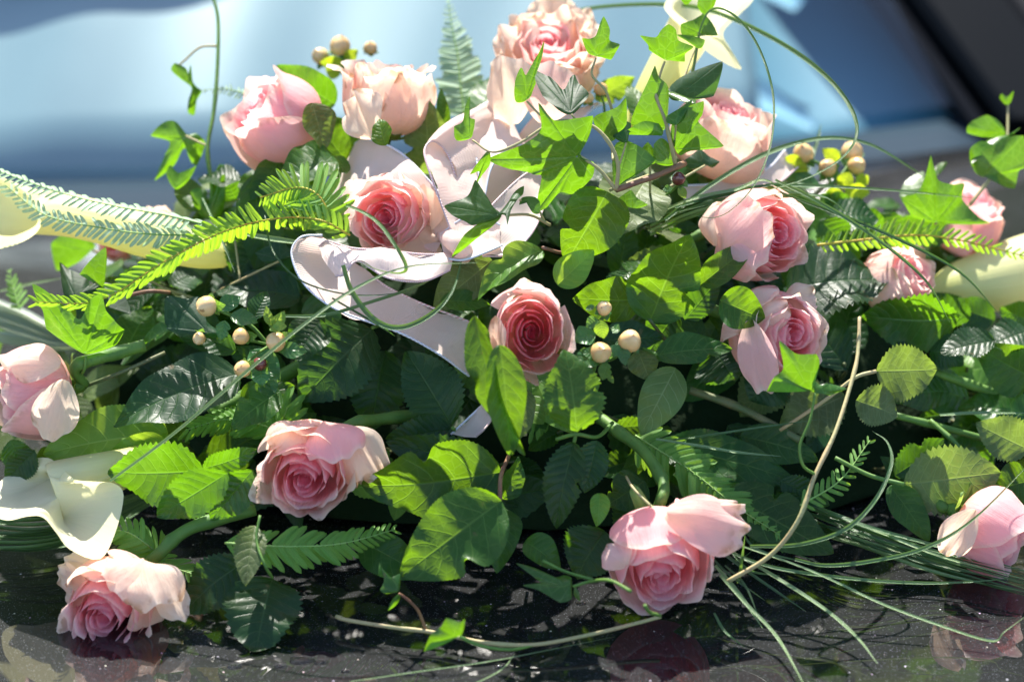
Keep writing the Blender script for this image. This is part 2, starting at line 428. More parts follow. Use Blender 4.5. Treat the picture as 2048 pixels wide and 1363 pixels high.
    if stem:
        pts = [base - bx[2] * (R * .24)] + [P(*q) for q in stem]
        tube('stem', pts, [stemr * .8] + [stemr] * (len(pts) - 1), M['stem'], root, 6, 8, bumps=[.45, .8] if len(pts) > 2 else None)
    return root, c, R, bx
def strip(name, pts, ws, nn, mat, parent, n=5, nu=5, cupk=0.0, side=None, label=None, twist=0.0, wav=0.0, rng=None):
    """tapering blade along pts with half-widths ws; side = fixed sideways direction"""
    path = cr(pts, n); L = len(path); vs, uv, ve = [], [], []
    fr = frames(path, nn)
    for i, (t, a, b) in enumerate(fr):
        f = i / (L - 1); g = f * (len(ws) - 1); k = min(int(g), len(ws) - 2); wd = ws[k] + (ws[k + 1] - ws[k]) * (g - k)
        if side is not None:
            b = (side - t * side.dot(t)).normalized(); a = b.cross(t)
        if twist:
            c, s = cos(twist * f), sin(twist * f); b, a = b * c + a * s, a * c - b * s
        for j in range(nu):
            u = -1 + 2 * j / (nu - 1)
            vs.append(path[i] + b * (wd * u) + a * (cupk * wd * (u * u - .3) + wav * wd * sin(f * 17 + 3 * u))); uv.append((f, u)); ve.append(1 if j == nu // 2 else 0)
    return mesh(name, vs, gridfaces(nu, L), mat, parent, uv, {'vein': ve, 'tone': [.5] * len(vs)}, label=label)
# ------------------------------------------------------------------ leaves
SHAPE = dict(
    salal=lambda s: max(0, sin(pi * s ** .74)) ** .72 * (1 - .10 * s),
    rose=lambda s: max(0, sin(pi * s ** .80)) ** .78,
    lance=lambda s: max(0, sin(pi * s ** .8)) ** .9,
    heart=lambda s: max(0, sin(pi * (s * .97 + .03) ** .60)) ** .66,
    hyper=lambda s: max(0, sin(pi * s ** .85)) ** .85)
LM = dict(salal='salal', rose='roseleaf', lance='salal', heart='salal', hyper='hyper')
TEETH = dict(salal=(34, .018), rose=(17, .075), lance=(20, .02), heart=(34, .015), hyper=(0, 0))
def ovate(parent, bx, by, tx, ty, w, e=30, kind='salal', d=.02, a=0, c=.14, f=.18, under=0, mat=None, wav=.10, bite=0, seed=None, name='leaf', label=None, tw=0.0, lo=False):
    """leaf from base pixel to tip pixel, w pixels wide, its upper face at elevation e / turn a"""
    n = nrm(e, a); m0 = P((bx + tx) / 2, (by + ty) / 2, d)
    B = onplane(bx, by, m0, n); T = onplane(tx, ty, m0, n)
    B.z = max(B.z, .003); T.z = max(T.z, .003)
    ax = T - B; L = ax.length
    wd = ax.cross(n).normalized(); n = wd.cross(ax).normalized()
    if n.dot(FWD) > 0: n = -n; wd = -wd
    pj = math.hypot(wd.dot(RGT), wd.dot(UPV)) or .3
    wpx_dir = wd - FWD * wd.dot(FWD)
    axp = ax - FWD * ax.dot(FWD); axp.normalize()
    perp = abs((wpx_dir - axp * wpx_dir.dot(axp)).length)
    W = w * mpp(m0) / max(.35, perp) / 2
    rng = random.Random(seed if seed is not None else int(bx * 7 + by * 13 + tx))
    if not bite and rng.random() < .22: bite = 1
    return leafmesh(parent, B, ax, wd, n, W, kind, c, f, under, mat, wav, bite, rng, name, label, tw, lo)
def leafmesh(parent, B, ax, wd, n, W, kind, c, f, under, mat, wav, bite, rng, name='leaf', label=None, tw=0.0, lo=False):
    c += rng.uniform(-.10, .16); tw += rng.uniform(-.4, .4); f += rng.uniform(-.05, .12)
    L = ax.length; nteeth, amp = TEETH[kind]
    if lo: nteeth = min(nteeth, 9)
    ns = max(2 * nteeth, 16) + 1 if not lo else 2 * max(nteeth, 6) + 1
    tt = (-1, -.72, -.4, -.05, 0, .05, .4, .72, 1) if not lo else (-1, -.5, -.06, 0, .06, .5, 1)
    sh = SHAPE[kind]; ph = rng.uniform(0, 6.28); ph2 = rng.uniform(0, 6.28); fr = rng.uniform(1.6, 2.6)
    asy = rng.uniform(-.08, .08)
    vs, uv, ve = [], [], []
    bites = [(rng.uniform(.3, .75), rng.choice((-1, 1)), rng.uniform(.03, .07)) for _ in range(bite)]
    for i in range(ns):
        s = i / (ns - 1); ws = W * max(sh(s), .012)
        for t in tt:
            x = t * (1 + asy * (1 if t > 0 else -1)); ss = s
            if abs(t) == 1 and amp and 0 < i < ns - 1:
                if i % 2: x *= 1 + amp * 1.1
                else: x *= 1 - amp * .6; ss = s + .25 / ns
            if abs(t) > .6:
                for bs, side, bw in bites:
                    if side * t > 0: x *= 1 - .42 * exp(-((s - bs) / bw) ** 2) * (1 if abs(t) == 1 else .35)
            z = -c * L * (s - .35) ** 2 * 1.6 + f * W * (abs(t) ** 1.4) * sh(s) * (1 - .4 * s)
            z += wav * W * (sin(fr * 6.28 * s + ph + (1.5 if t > 0 else 0)) * abs(t) ** 2)
            z += .03 * W * sin(9 * 6.28 * (s - .12 * abs(t)) + ph2) * abs(t) * (1 - abs(t)) * 2
            p = B + ax * ss
            if tw:
                k = tw * (s - .3); w2 = wd * cos(k) + n * sin(k); n2 = n * cos(k) - wd * sin(k)
            else: w2, n2 = wd, n
            p = p + w2 * (ws * x) + n2 * z
            if p.z < .0025: p = V((p.x, p.y, .0025))
            vs.append(p); uv.append((s, t)); ve.append(1 if t == 0 else 0)
    nf = len(tt); fc = gridfaces(nf, ns)
    # orient: viewer sees the upper face unless under
    i0 = (ns // 2) * nf + nf // 2
    nn = (vs[i0 + 1] - vs[i0]).cross(vs[i0 + nf] - vs[i0])
    if (nn.dot(n) < 0) != bool(under): fc = [q[::-1] for q in fc]
    return mesh(name, vs, fc, M[mat or LM[kind]], parent, uv, {'vein': ve}, label=label)
def ivy(parent, at, outline, e=20, a=0, d=.04, mat='ivy', under=0, droop=.22, bulge=.035, seed=0, label=None):
    """ivy leaf: at = pixel of the leaf stalk, outline = pixels round the edge, third value 1 marks a lobe tip"""
    n = nrm(e, a); m0 = P(at[0], at[1], d)
    O = m0
    pts = [V((q[0], q[1], 0)) for q in outline]; tips = [len(q) > 2 and q[2] for q in outline]
    N = len(pts); out = []; vn = []
    for i in range(N):
        p0 = pts[i - 1]; p1 = pts[i]; p2 = pts[(i + 1) % N]; p3 = pts[(i + 2) % N]
        m1 = (p2 - p0) * .5 if not tips[i] else (p2 - p1) * .55 + (p2 - p0) * .22
        m2 = (p3 - p1) * .5 if not tips[(i + 1) % N] else (p2 - p1) * .55 + (p3 - p1) * .22
        fr_ = [0, .06, .22, .4, .6, .78, .94]
        for t in fr_:
            t2, t3 = t * t, t ** 3
            q = p1 * (2*t3 - 3*t2 + 1) + m1 * (t3 - 2*t2 + t) + p2 * (-2*t3 + 3*t2) + m2 * (t3 - t2)
            out.append(q); vn.append(1 if (t == 0 and tips[i]) else 0)
    cen = sum(pts, V((0, 0, 0))) / N; ctr = V((at[0], at[1], 0)).lerp(cen, .10)
    rings = (0.02, .2, .4, .6, .8, .93, 1.0)
    rng = random.Random(seed + int(at[0])); ph = rng.uniform(0, 6)
    M3 = []; S = max((p - cen).length for p in pts) * mpp(m0)
    vs, uv, ve = [], [], []; n_o = len(out)
    # distance (in samples) to the nearest lobe tip, for the bulge between veins
    tp = [k for k in range(n_o) if vn[k]]
    for r in rings:
        for k, q in enumerate(out):
            p2 = ctr.lerp(q, r); p = onplane(p2.x, p2.y, O, n)
            dt = min((min(abs(k - j), n_o - abs(k - j)) for j in tp), default=5)
            z = -droop * S * r * r * (.6 + .4 * sin(k * 6.28 / n_o + ph)) + bulge * S * sin(min(1, dt / 7) * pi / 2) * r * (1.1 - r) * 2.2
            z += .025 * S * sin(k * .55 + ph) * r ** 3
            p = p + n * z
            if p.z < .0025: p.z = .0025
            vs.append(p); uv.append((r, k / n_o)); ve.append(vn[k] * (1 - .55 * r))
    fc = gridfaces(n_o, len(rings), True)
    nn = V((0, 0, 0))
    for i0 in range(0, n_o, 5):
        a0 = 3 * n_o + i0; b0 = 3 * n_o + (i0 + 3) % n_o; c0 = 4 * n_o + i0
        nn += (vs[b0] - vs[a0]).cross(vs[c0] - vs[a0])
    if (nn.dot(n) < 0) != bool(under): fc = [q[::-1] for q in fc]
    return mesh('leaf', vs, fc, M[mat], parent, uv, {'vein': ve}, label=label)
def sprig(label, cat, loc, group=None, name='leaf_sprig'):
    return empty(name, P(*loc), label, cat, group)
def pxtube(name, parent, pts, rpx, mat, n=6, seg=7, bumps=None, label=None):
    q = [P(*p) for p in pts]; k = mpp(q[0])
    r = [x * k for x in rpx] if isinstance(rpx, (tuple, list)) else rpx * k
    return tube(name, q, r, M[mat], parent, n, seg, bumps, label=label)
def pxblade(name, parent, pts, wpx, mat='grass', e=45, a=0, n=8, cupk=.5, twist=0.0, label=None):
    q = [P(*p) for p in pts]; k = mpp(q[len(q) // 2])
    ws = [x * k for x in wpx] if isinstance(wpx, (tuple, list)) else [wpx * k * .7, wpx * k, wpx * k * .85, wpx * k * .12]
    return strip(name, q, ws, nrm(e, a), M[mat], parent, n, 5, cupk, twist=twist, label=label)
def grass(label, pts, w=4, mat='grass', e=45, a=0, group='long thin grass blades', twist=.0, n=9):
    root = empty('grass_blade', P(*pts[0]), label, 'grass blade', group)
    pxblade('blade', root, pts, w, mat, e, a, n, twist=twist); return root
# ------------------------------------------------------------------ fern
def leaflet_mesh(mat, teeth=True):
    vs, uv, ve = [], [], []; ns = 9
    for i in range(ns):
        s = i / (ns - 1); w_ = .115 * (1 - .15 * s) * (1 if s < .75 else max(.10, 1 - ((s - .75) / .25) ** 2.2))
        if i == 0: w_ = .10
        for t in (-1, -.1, 0, .1, 1):
            z = .035 * abs(t) - .16 * s * s
            x = s + (.012 if (i % 2 and abs(t) == 1) else 0)
            vs.append(V((x, w_ * t * (1.06 if i % 2 and abs(t) == 1 else 1) + .10 * s * s, z))); uv.append((s, t)); ve.append(1 if t == 0 else 0)
    o = mesh('leaflet', vs, gridfaces(5, ns), mat, None, uv, {'vein': ve}); me = o.data; bpy.data.objects.remove(o); return me
LFM = {}
def fern(label, pts, len_px, n, e=30, a=0, mat='fern', rach='rachisg', rr=2.5, ang=62, seed=0, group='fern fronds', cat='fern', taper=(.55, 1, .25), droop=0.25, wk=1.0, sides=(1, -1)):
    root = empty('fern_frond', P(*pts[0]), label, cat, group); rng = random.Random(seed)
    q = [P(*p) for p in pts]; k = mpp(q[len(q) // 2]); path = cr(q, 12)
    tube('rachis', q, [rr * k, rr * k * .35], M[rach], root, 8, 6)
    if mat not in LFM: LFM[mat] = leaflet_mesh(M[mat])
    cum = [0]
    for i in range(1, len(path)): cum.append(cum[-1] + (path[i] - path[i - 1]).length)
    nn = nrm(e, a)
    for i in range(n):
        f = (i + .5) / n; s = f * cum[-1]; j = 0
        while j < len(cum) - 2 and cum[j + 1] < s: j += 1
        g = (s - cum[j]) / max(1e-6, cum[j + 1] - cum[j]); p = path[j].lerp(path[j + 1], g); t = (path[j + 1] - path[j]).normalized()
        nl = (nn - t * nn.dot(t)).normalized(); sd = t.cross(nl)
        tp = taper[0] + (taper[1] - taper[0]) * min(1, f / .3) if f < .3 else taper[1] + (taper[2] - taper[1]) * ((f - .3) / .7) ** 1.3
        for sg in sides:
            if rng.random() < .035: continue
            an = radians(ang - 18 * f + rng.uniform(-5, 5)); Lk = len_px * k * tp * rng.uniform(.88, 1.06)
            x = t * cos(an) + sd * (sg * sin(an)); z = (nl + x * (droop + rng.uniform(-.12, .12)) + sd * rng.uniform(-.2, .2) + t * rng.uniform(-.12, .12)).normalized(); x = (x - z * x.dot(z)).normalized(); y = z.cross(x)
            if sg < 0: pass
            o = bpy.data.objects.new('leaflet', LFM[mat]); C.objects.link(o); o.parent = root
            mm = Matrix(((x.x, y.x, z.x), (x.y, y.y, z.y), (x.z, y.z, z.z))).to_4x4()
            sc_ = Matrix.Diagonal((Lk, Lk * wk * (sg if True else 1), Lk, 1))
            o.matrix_basis = Matrix.Translation(p - root.location) @ mm @ sc_
    return root
# ------------------------------------------------------------------ berries
def berry(parent, px, py, r, d, axis=(-.3, .3, .8), mat='berry', seed=0, sepals=5):
    c = P(px, py, d); k = mpp(c); R = r * k; bx = basis(axdir(*axis), seed)
    prof = [(-1, .0), (-.97, .25), (-.85, .58), (-.55, .9), (-.15, 1.0), (.25, .95), (.6, .76), (.85, .48), (1.0, .22), (1.06, .12), (1.16, .06), (1.2, 0)]
    vs, uv = [], []; sg = 16
    for j, (z, rr) in enumerate(prof):
        for i in range(sg):
            an = 2 * pi * i / sg; q = 1 + .05 * cos(3 * an) * rr
            vs.append(c + bx[0] * (R * rr * q * cos(an)) + bx[1] * (R * rr * q * sin(an)) + bx[2] * (R * z)); uv.append((i / sg, j / (len(prof) - 1)))
    b = mesh('berry', vs, gridfaces(sg, len(prof), True), M[mat], parent, uv)
    rng = random.Random(seed + int(px))
    for i in range(sepals):
        an = 2 * pi * i / 5 + rng.uniform(-.3, .3); out = bx[0] * cos(an) + bx[1] * sin(an)
        b0 = c - bx[2] * (R * .85); L = R * rng.uniform(1.3, 1.9)
        leafmesh(parent, b0, (out * .85 + bx[2] * rng.uniform(-.1, .35)) * L, bx[2].cross(out), bx[2], L * .36, 'hyper', .25, .2, 0, 'hyper', .03, 0, rng, name='sepal', lo=True)
    return c, R, bx
# ------------------------------------------------------------------ calla lily
def calla(label, axis_pts, radii, mouth, tip, d_axis=None, seed=0, tone=0.0, lip=1.0, rot=0.0, tip_len=1.0, spadix=True, flarek=1.0):
    """axis_pts: pixels from the stalk to the centre of the mouth; radii px along it; the lip is flared and drawn out to a point"""
    q = [P(*p) for p in axis_pts]; k = mpp(q[-1]); root = empty('calla_lily', q[0], label, 'calla lily', 'calla lilies of the arrangement')
    path = cr(q, 10); L = len(path); fr = frames(path, UPV); nu = 48; vs, uv = [], []
    rng = random.Random(seed)
    rd = []
    for i in range(L):
        t = i / (L - 1) * (len(radii) - 1); j = min(int(t), len(radii) - 2); f = t - j; f = f * f * (3 - 2 * f); rd.append((radii[j] + (radii[j + 1] - radii[j]) * f) * k)
    T, n, b = fr[-1]
    tipw = P(*tip); tv = tipw - path[-1]; ta = math.atan2(tv.dot(b), tv.dot(n))
    def ringpt(i, an, r): t_, n_, b_ = fr[i]; return path[i] + (n_ * cos(an) + b_ * sin(an)) * r
    rows = []
    for i in range(0, L, 2): rows.append([ringpt(i, ta + 2 * pi * (u / (nu - 1) - .5) * 1.04, rd[i] * (1 + .10 * (u / (nu - 1) - .5))) for u in range(nu)])
    base_row = rows[-1]; nlip = 10; Rm = rd[-1]
    for j in range(1, nlip + 1):
        f = j / nlip; row = []
        for u in range(nu):
            x = u / (nu - 1) - .5; an = ta + 2 * pi * x * 1.04
            out = n * cos(an) + b * sin(an)
            front = exp(-(x / .13) ** 2); wing = .5 + .5 * cos(2 * pi * x)
            ext = mouth * k * (.35 + .65 * wing) * lip
            th = f * (1.15 + .75 * wing) * flarek + .12 * sin(x * 14 + seed) * f
            # turn outwards along an arc
            kx = (1 - cos(th)) / max(.2, 1.7) ; kz = sin(th) / 1.7
            p = base_row[u] + out * (ext * kx * 1.35) + T * (ext * kz)
            p = p + (tipw - p) * (front * f ** 2.2 * .92 * tip_len)
            row.append(p)
        rows.append(row)
    NR = len(rows)
    for j, row in enumerate(rows):
        for u, p in enumerate(row):
            if p.z < .004: p = V((p.x, p.y, .004))
            vs.append(p); uv.append((u / (nu - 1), j / (NR - 1)))
    mesh('spathe', vs, gridfaces(nu, NR), M['calla'], root, uv, {'tone': [tone] * len(vs)})
    if spadix:
        a0 = path[int(L * .45)]; a1 = path[-1] + T * (mouth * k * .15)
        tube('spadix', [a0, a0.lerp(a1, .5), a1], [Rm * .16, Rm * .15, Rm * .05], M['spadix'], root, 6, 9)
    return root
def calla2(label, rings, lip, seed=0, tone=0.0):
    """calla traced by its lip: rings (x, y, d, radius px) from the stalk, then the lip as a closed line of (x, y, d)"""
    root = empty('calla_lily', P(*rings[0][:3]), label, 'calla lily', 'calla lilies of the arrangement')
    lp_ = [P(*q) for q in lip]; N = len(lp_); cc = cr(lp_[-2:] + lp_ + lp_[:3], 4); loop = cc[8:8 + 4 * N]; nu = len(loop)
    cen = sum(loop, V((0, 0, 0))) / nu; cs = [P(*r[:3]) for r in rings]; rows = []
    for i, r in enumerate(rings):
        t = ((cs[min(i + 1, len(cs) - 1)]) - cs[max(i - 1, 0)]).normalized(); rad = r[3] * mpp(cs[i]); row = []
        for p in loop:
            o = p - cen; o = o - t * o.dot(t)
            if o.length < 1e-5: o = t.orthogonal()
            row.append(cs[i] + o.normalized() * rad)
        for _ in range(3): row = [(row[k - 1] + row[k] * 2 + row[(k + 1) % nu]) / 4 for k in range(nu)]
        rows.append(row)
    rows.append([rows[-1][k].lerp(loop[k], .5) * .55 + (cs[-1] * 2 - cs[-2]).lerp(loop[k], .62) * .45 for k in range(nu)]); rows.append(loop)
    cols = [cr([r[k] for r in rows], 6) for k in range(nu)]; NR = len(cols[0]); vs, uv = [], []
    for j in range(NR):
        for k in range(nu):
            p = cols[k][j]
            if p.z < .004: p = V((p.x, p.y, .004))
            vs.append(p); uv.append((k / nu, j / (NR - 1)))
    mesh('spathe', vs, gridfaces(nu, NR, True), M['calla'], root, uv, {'tone': [tone] * len(vs)})
    a0, a1 = cs[-2], cs[-1].lerp(cen, .3)
    tube('spadix', [a0, a0.lerp(a1, .5), a1], [rings[-1][3] * .16 * mpp(cs[-1])] * 2 + [rings[-1][3] * .05 * mpp(cs[-1])], M['spadix'], root, 6, 9)
    return root
q = NT('calla_spadix'); M['spadix'] = q.done(q.bsdf(q.mix(q.noise(q.objc(), 600, 2), (.75, .45, .03), (.85, .62, .10)), .6, .3, q.bump(q.noise(q.objc(), 700, 2), .8, .001)))
# ------------------------------------------------------------------ ribbon
def ribbon_strip(root, A, B, cords=('bluecord', 'pinkcord'), n=8, nw=9, bulge=0.0, cr_=2.3, label=None):
    """A and B: pixels (x, y, d) along both edges"""
    a = cr([P(*p) for p in A], n); b = cr([P(*p) for p in B], n); L = len(a); vs, uv = [], []
    cum = 0
    for i in range(L):
        if i: cum += ((a[i] + b[i]) / 2 - (a[i - 1] + b[i - 1]) / 2).length
        t = ((a[min(i + 1, L - 1)] - a[max(i - 1, 0)]) + (b[min(i + 1, L - 1)] - b[max(i - 1, 0)])).normalized()
        wv = b[i] - a[i]; nn = t.cross(wv).normalized()
        for j in range(nw):
            f = j / (nw - 1)
            vs.append(a[i].lerp(b[i], f) + nn * (bulge * wv.length * (1 - (2 * f - 1) ** 2) + .0034 * noise.noise(a[i].lerp(b[i], f) * 60) + .0012 * noise.noise(a[i].lerp(b[i], f) * 170))); uv.append((cum * 1.0, f))
    s = mesh('ribbon_loop', vs, gridfaces(nw, L), M['ribbon'], root, uv, label=label)
    k = mpp(a[0])
    for e_, cm in ((a, cords[0]), (b, cords[1])):
        if cm:
            st = e_[::2] if len(e_) % 2 else e_[::2] + [e_[-1]]
            tube('edge_cord', st, cr_ * k, M[cm], s, 2, 6)
    return s
# ------------------------------------------------------------------ the car: bonnet, windscreen, pillar
def hood_mat():
    q = NT('black_metallic_paint'); oc = q.objc()
    v1 = q.n('TexVoronoi'); q.set(v1.inputs['Vector'], oc); v1.inputs['Scale'].default_value = 1500
    v2 = q.n('TexVoronoi'); q.set(v2.inputs['Vector'], oc); v2.inputs['Scale'].default_value = 420
    r1 = q.sep(v1.outputs['Color'])[0]; r2 = q.sep(v2.outputs['Color'])
    f1 = q.math('MULTIPLY', q.map(r1, .80, .99), q.map(v1.outputs['Distance'], .25, .5, 1, 0))
    f2 = q.math('MULTIPLY', q.map(r2[0], .978, .998), q.map(v2.outputs['Distance'], .12, .3, 1, 0))
    cl = q.noise(oc, 22, 4, .6)
    base = q.mix(q.map(cl, .3, .75), (.004, .0046, .005), (.009, .010, .011))
    fc = q.mix(.2, (.5, .52, .55), v2.outputs['Color'])
    base = q.mix(q.math('MULTIPLY', f1, .32), base, (.35, .37, .40)); base = q.mix(f2, base, fc)
    wob = q.bump(q.noise(oc, 9, 2), .02, .01)
    x = q.n('BsdfPrincipled'); q.set(x.inputs['Base Color'], base); x.inputs['Roughness'].default_value = .55; x.inputs['Specular IOR Level'].default_value = .04
    x.inputs['Coat Weight'].default_value = 1; x.inputs['Coat Roughness'].default_value = .015; x.inputs['Coat IOR'].default_value = 1.6; q.set(x.inputs['Coat Normal'], wob)
    return q.done(x.outputs[0])
car = empty('car', V((-.3, .3, 0)), 'black metallic car with polished bonnet under the flowers and blue windscreen behind', 'car')
def sheet(name, fn, nu, nv, mat, parent, thick=0.0, label=None):
    vs = [fn(i / (nu - 1), j / (nv - 1)) for j in range(nv) for i in range(nu)]
    o = mesh(name, vs, gridfaces(nu, nv), mat, parent, [(i / (nu - 1), j / (nv - 1)) for j in range(nv) for i in range(nu)], label=label)
    if thick:
        md = o.modifiers.new('thick', 'SOLIDIFY'); md.thickness = thick; md.offset = -1
    return o
def ybase(x): return .50 + .20 * max(0, (x + .45)) ** 2 * 1.15 + .06 * max(0, -.45 - x) ** 2
def hood(u, v):
    x = -1.0 + 1.5 * u; y = -.62 + (ybase(x) + .62 - .03) * v
    return V((x, y, -.10 * max(0, x - .32) ** 2 - .02 * max(0, -y - .35) ** 2 ))
sheet('bonnet', hood, 40, 40, hood_mat(), car, .002)
q = NT('black_plastic'); M['plastic'] = q.done(q.bsdf((.02, .035, .05), .8, .08, q.bump(q.noise(q.objc(), 400, 2), .3, .001)))
q = NT('black_gloss'); M['gloss'] = q.done(q.bsdf((.004, .005, .006), .3, .06))
q = NT('grey_rubber'); M['rubber'] = q.done(q.bsdf((.008, .009, .012), .7, .1))
TH = radians(31)
def wsp(x, s, dz=0.0):                                 # on the windscreen: x across, s metres up the slope
    b = V((x * (1 - .10 * s), ybase(x) + .035, .008))
    return b + V((0, cos(TH), sin(TH))) * s + V((0, -sin(TH), cos(TH))) * dz
sheet('cowl', lambda u, v: V((-1.0 + 1.42 * u, ybase(-1.0 + 1.42 * u) - .025 + .075 * v, -.012 + .01 * v)), 30, 4, M['plastic'], car, .003)
q = NT('windscreen_glass')
glz = q.n('BsdfGlossy'); q.set(glz.inputs[0], (1, 1, 1)); glz.inputs['Roughness'].default_value = .0
tr = q.n('BsdfTransparent'); q.set(tr.inputs[0], (.85, .92, .93))
lw = q.n('NewGeometry'); dp = q.n('VectorMath', operation='DOT_PRODUCT'); q.set(dp.inputs[0], lw.outputs['Normal']); q.set(dp.inputs[1], lw.outputs['Incoming'])
fr = q.math('ADD', .05, q.math('MULTIPLY', .95, q.math('POWER', q.math('SUBTRACT', 1.0, q.math('ABSOLUTE', dp.outputs['Value'])), 5.0)))
glass = q.done(q.mixs(fr, tr.outputs[0], glz.outputs[0]))
sheet('windscreen', lambda u, v: wsp(-.95 + 1.40 * u, .01 + 1.0 * v), 30, 12, glass, car)
# behind the glass: added pale sheet for mirrored sky, dashboard top, steering wheel rim
q = NT('mirrored_sky'); M['skyblue'] = q.done(q.bsdf(q.mix(q.map(q.noise(q.objc(), 7, 2), .3, .7), (.145, .215, .235), (.17, .245, .26)), .35, .5))
q = NT('dashboard_cloth'); M['dash'] = q.done(q.bsdf(q.mix(q.map(q.noise(q.objc(), 5, 2), .3, .7), (.05, .17, .245), (.065, .20, .28)), .5, .4))
def sky_surf(u, v):
    x = -.95 + 1.17 * u; s = .012 + .6 * v
    if u > .5: s += .0
    p = wsp(x, s, -.035)
    return p + V((0, -sin(TH), cos(TH))) * (.006 * sin(x * 17 + s * 5) + .002 * sin(x * 41 - s * 7))
sheet('sky_sheet', sky_surf, 90, 8, M['skyblue'], car, .003)  # added sheet standing for sky mirrored in the windscreen
def dash(u, v):
    x = .02 + .46 * u; return wsp(x, .02 + .9 * v, -.075 - .10 * v + .01 * sin(9 * u))
sheet('dashboard', dash, 20, 14, M['dash'], car, .004)
sheet('dashboard', lambda u, v: wsp(-.98 + 1.1 * u, .015 + .9 * v, -.075 - .05 * v), 20, 6, M['dash'], car, .004)
q = NT('pale_streak_blue'); M['streak'] = q.done(q.bsdf((.30, .50, .58), .4, .4))
for (x0, s0, x1, s1, wd_) in ((.105, .165, .27, .045, .018), (.16, .30, .27, .19, .03), (.11, .245, .20, .185, .012)):
    a, b = wsp(x0, s0, -.05), wsp(x1, s1, -.05)
    strip('pale_streak', [a, a.lerp(b, .5) + V((0, 0, .006)), b], [wd_ * .3, wd_, wd_ * .3], V((0, -sin(TH), cos(TH))), M['streak'], car, 6, 5, .3)  # added strips for the light streaks across the windscreen
tube('steering_wheel', [wsp(-.40 + .15 * cos(k * pi / 8), .335 + .07 * sin(k * pi / 8), -.004 - .02) for k in range(8, 17)], .022, M['dash'], car, 4, 10)
# pillar, its rubber seal, and the side window behind it
def beam(name, x, w0, w1, h, mat, s0=-.03, s1=1.1):
    vs = []
    for s in (s0, s1):
        for (dx, dz) in ((w0, -.02), (w0, h), (w0 + .008, h + .006), (w1 - .008, h + .004), (w1, h - .006), (w1, -.05)):
            p = wsp(x, s, dz); vs.append(V((p.x + dx - .40 * s, p.y, p.z)))
    f = [(i, (i + 1) % 6, 6 + (i + 1) % 6, 6 + i) for i in range(6)] + [(5, 4, 3, 2, 1, 0), (6, 7, 8, 9, 10, 11)]
    return mesh(name, vs, f, mat, car, smooth=False)
beam('windscreen_seal', .40, -.005, .012, .006, M['rubber'])
beam('pillar', .40, .013, .10, .022, M['gloss'])
beam('door_frame', .40, .102, .165, .008, M['rubber'])
q = NT('side_glass'); M['sideglass'] = q.done(q.bsdf((.22, .27, .38), .15, .6))
mesh('side_window', [wsp(.43, s, -.02) + V((dx, 0, dz)) for s, dx, dz in ((-.03, .150, 0), (1.1, -.29, 0), (1.1, .30, -.25), (-.03, .35, -.25))], [(0, 1, 2, 3)], M['sideglass'], car, smooth=False)
mesh('wing', [V((.50, -.6, -.012)), V((.80, -.6, -.16)), V((.85, .75, -.16)), V((.56, .75, -.008))], [(0, 1, 2, 3)], M['gloss'], car)

# far-off unseen trees, added so the car paint mirrors something dark
vs = []; NU, NV = 120, 26
for j in range(NV):
    for i in range(NU):
        a = radians(-82 + 164 * i / (NU - 1)); h = 12.5 + 2.2 * noise.noise(V((a * 5, 3, 1))) + 1.2 * noise.noise(V((a * 14, 7, 2)))
        el = j / (NV - 1) * pi / 2; r = 17 - 1.0 * cos(el) * 3.2; p = V((sin(a) * r, cos(a) * r, -1.2 + (h + 1.2) * sin(el)))
        p += (p - V((0, 16, 3))).normalized() * (1.1 * noise.noise(p * .45) + .6 * noise.noise(p * 1.3)); vs.append(p)
tag(mesh('far_off_wood', vs, gridfaces(NU, NV), leaf_mat('far_foliage', (.02, .05, .015), (.02, .05, .015), (.06, .12, .01), .7, .2, 3, 1, vamt=0, net=0, tf=.2), None, [(0, 0)] * len(vs)), 'unseen dark green wood added far behind the car for its paint to mirror', None, None, 'stuff')
# ------------------------------------------------------------------ the roses
def lp(root, bx, by, tx, ty, w, e, a=0, d=.05, tone=.95, mat='petal_pale', c=.2, f=.1, wav=.10, seed=0, ruf=.10, label=None, pw=.62):
    """a single loosened petal: base pixel to rim pixel"""
    n = nrm(e, a); m0 = P((bx + tx) / 2, (by + ty) / 2, d); B = onplane(bx, by, m0, n); T = onplane(tx, ty, m0, n)
    ax = T - B; L = ax.length; wd = ax.cross(n).normalized(); n = wd.cross(ax).normalized(); W = w * mpp(m0) / 2
    rng = random.Random(seed + int(bx)); ph = [rng.uniform(0, 6.28) for _ in range(5)]
    ns, nu = 17, 21; vs, uv = [], []
    for i in range(ns):
        s = i / (ns - 1)
        for j in range(nu):
            u = -1 + 2 * j / (nu - 1)
            rim = 1 - .30 * abs(u) ** 2.5 + .03 * sin(5 * u + ph[0]) + .02 * sin(11 * u + ph[1])
            ws = W * (.16 + .84 * max(0, sin(pi * pw * s)) ** .8)
            z = -c * L * (s - .4) ** 2 * 1.5 + f * W * u * u + wav * W * s * sin(4.2 * u + ph[2]) + ruf * W * s ** 5 * sin(9 * u + ph[3]) + .05 * W * sin(6 * s + 3 * u + ph[4])
            p = B + ax * (s * rim) + wd * (ws * u) + n * z
            if p.z < .003: p.z = .003
            vs.append(p); uv.append((u * .5 + .5, s))
    return mesh('petal', vs, gridfaces(nu, ns), M[mat], root, uv, {'tone': [tone] * len(vs)}, label=label)
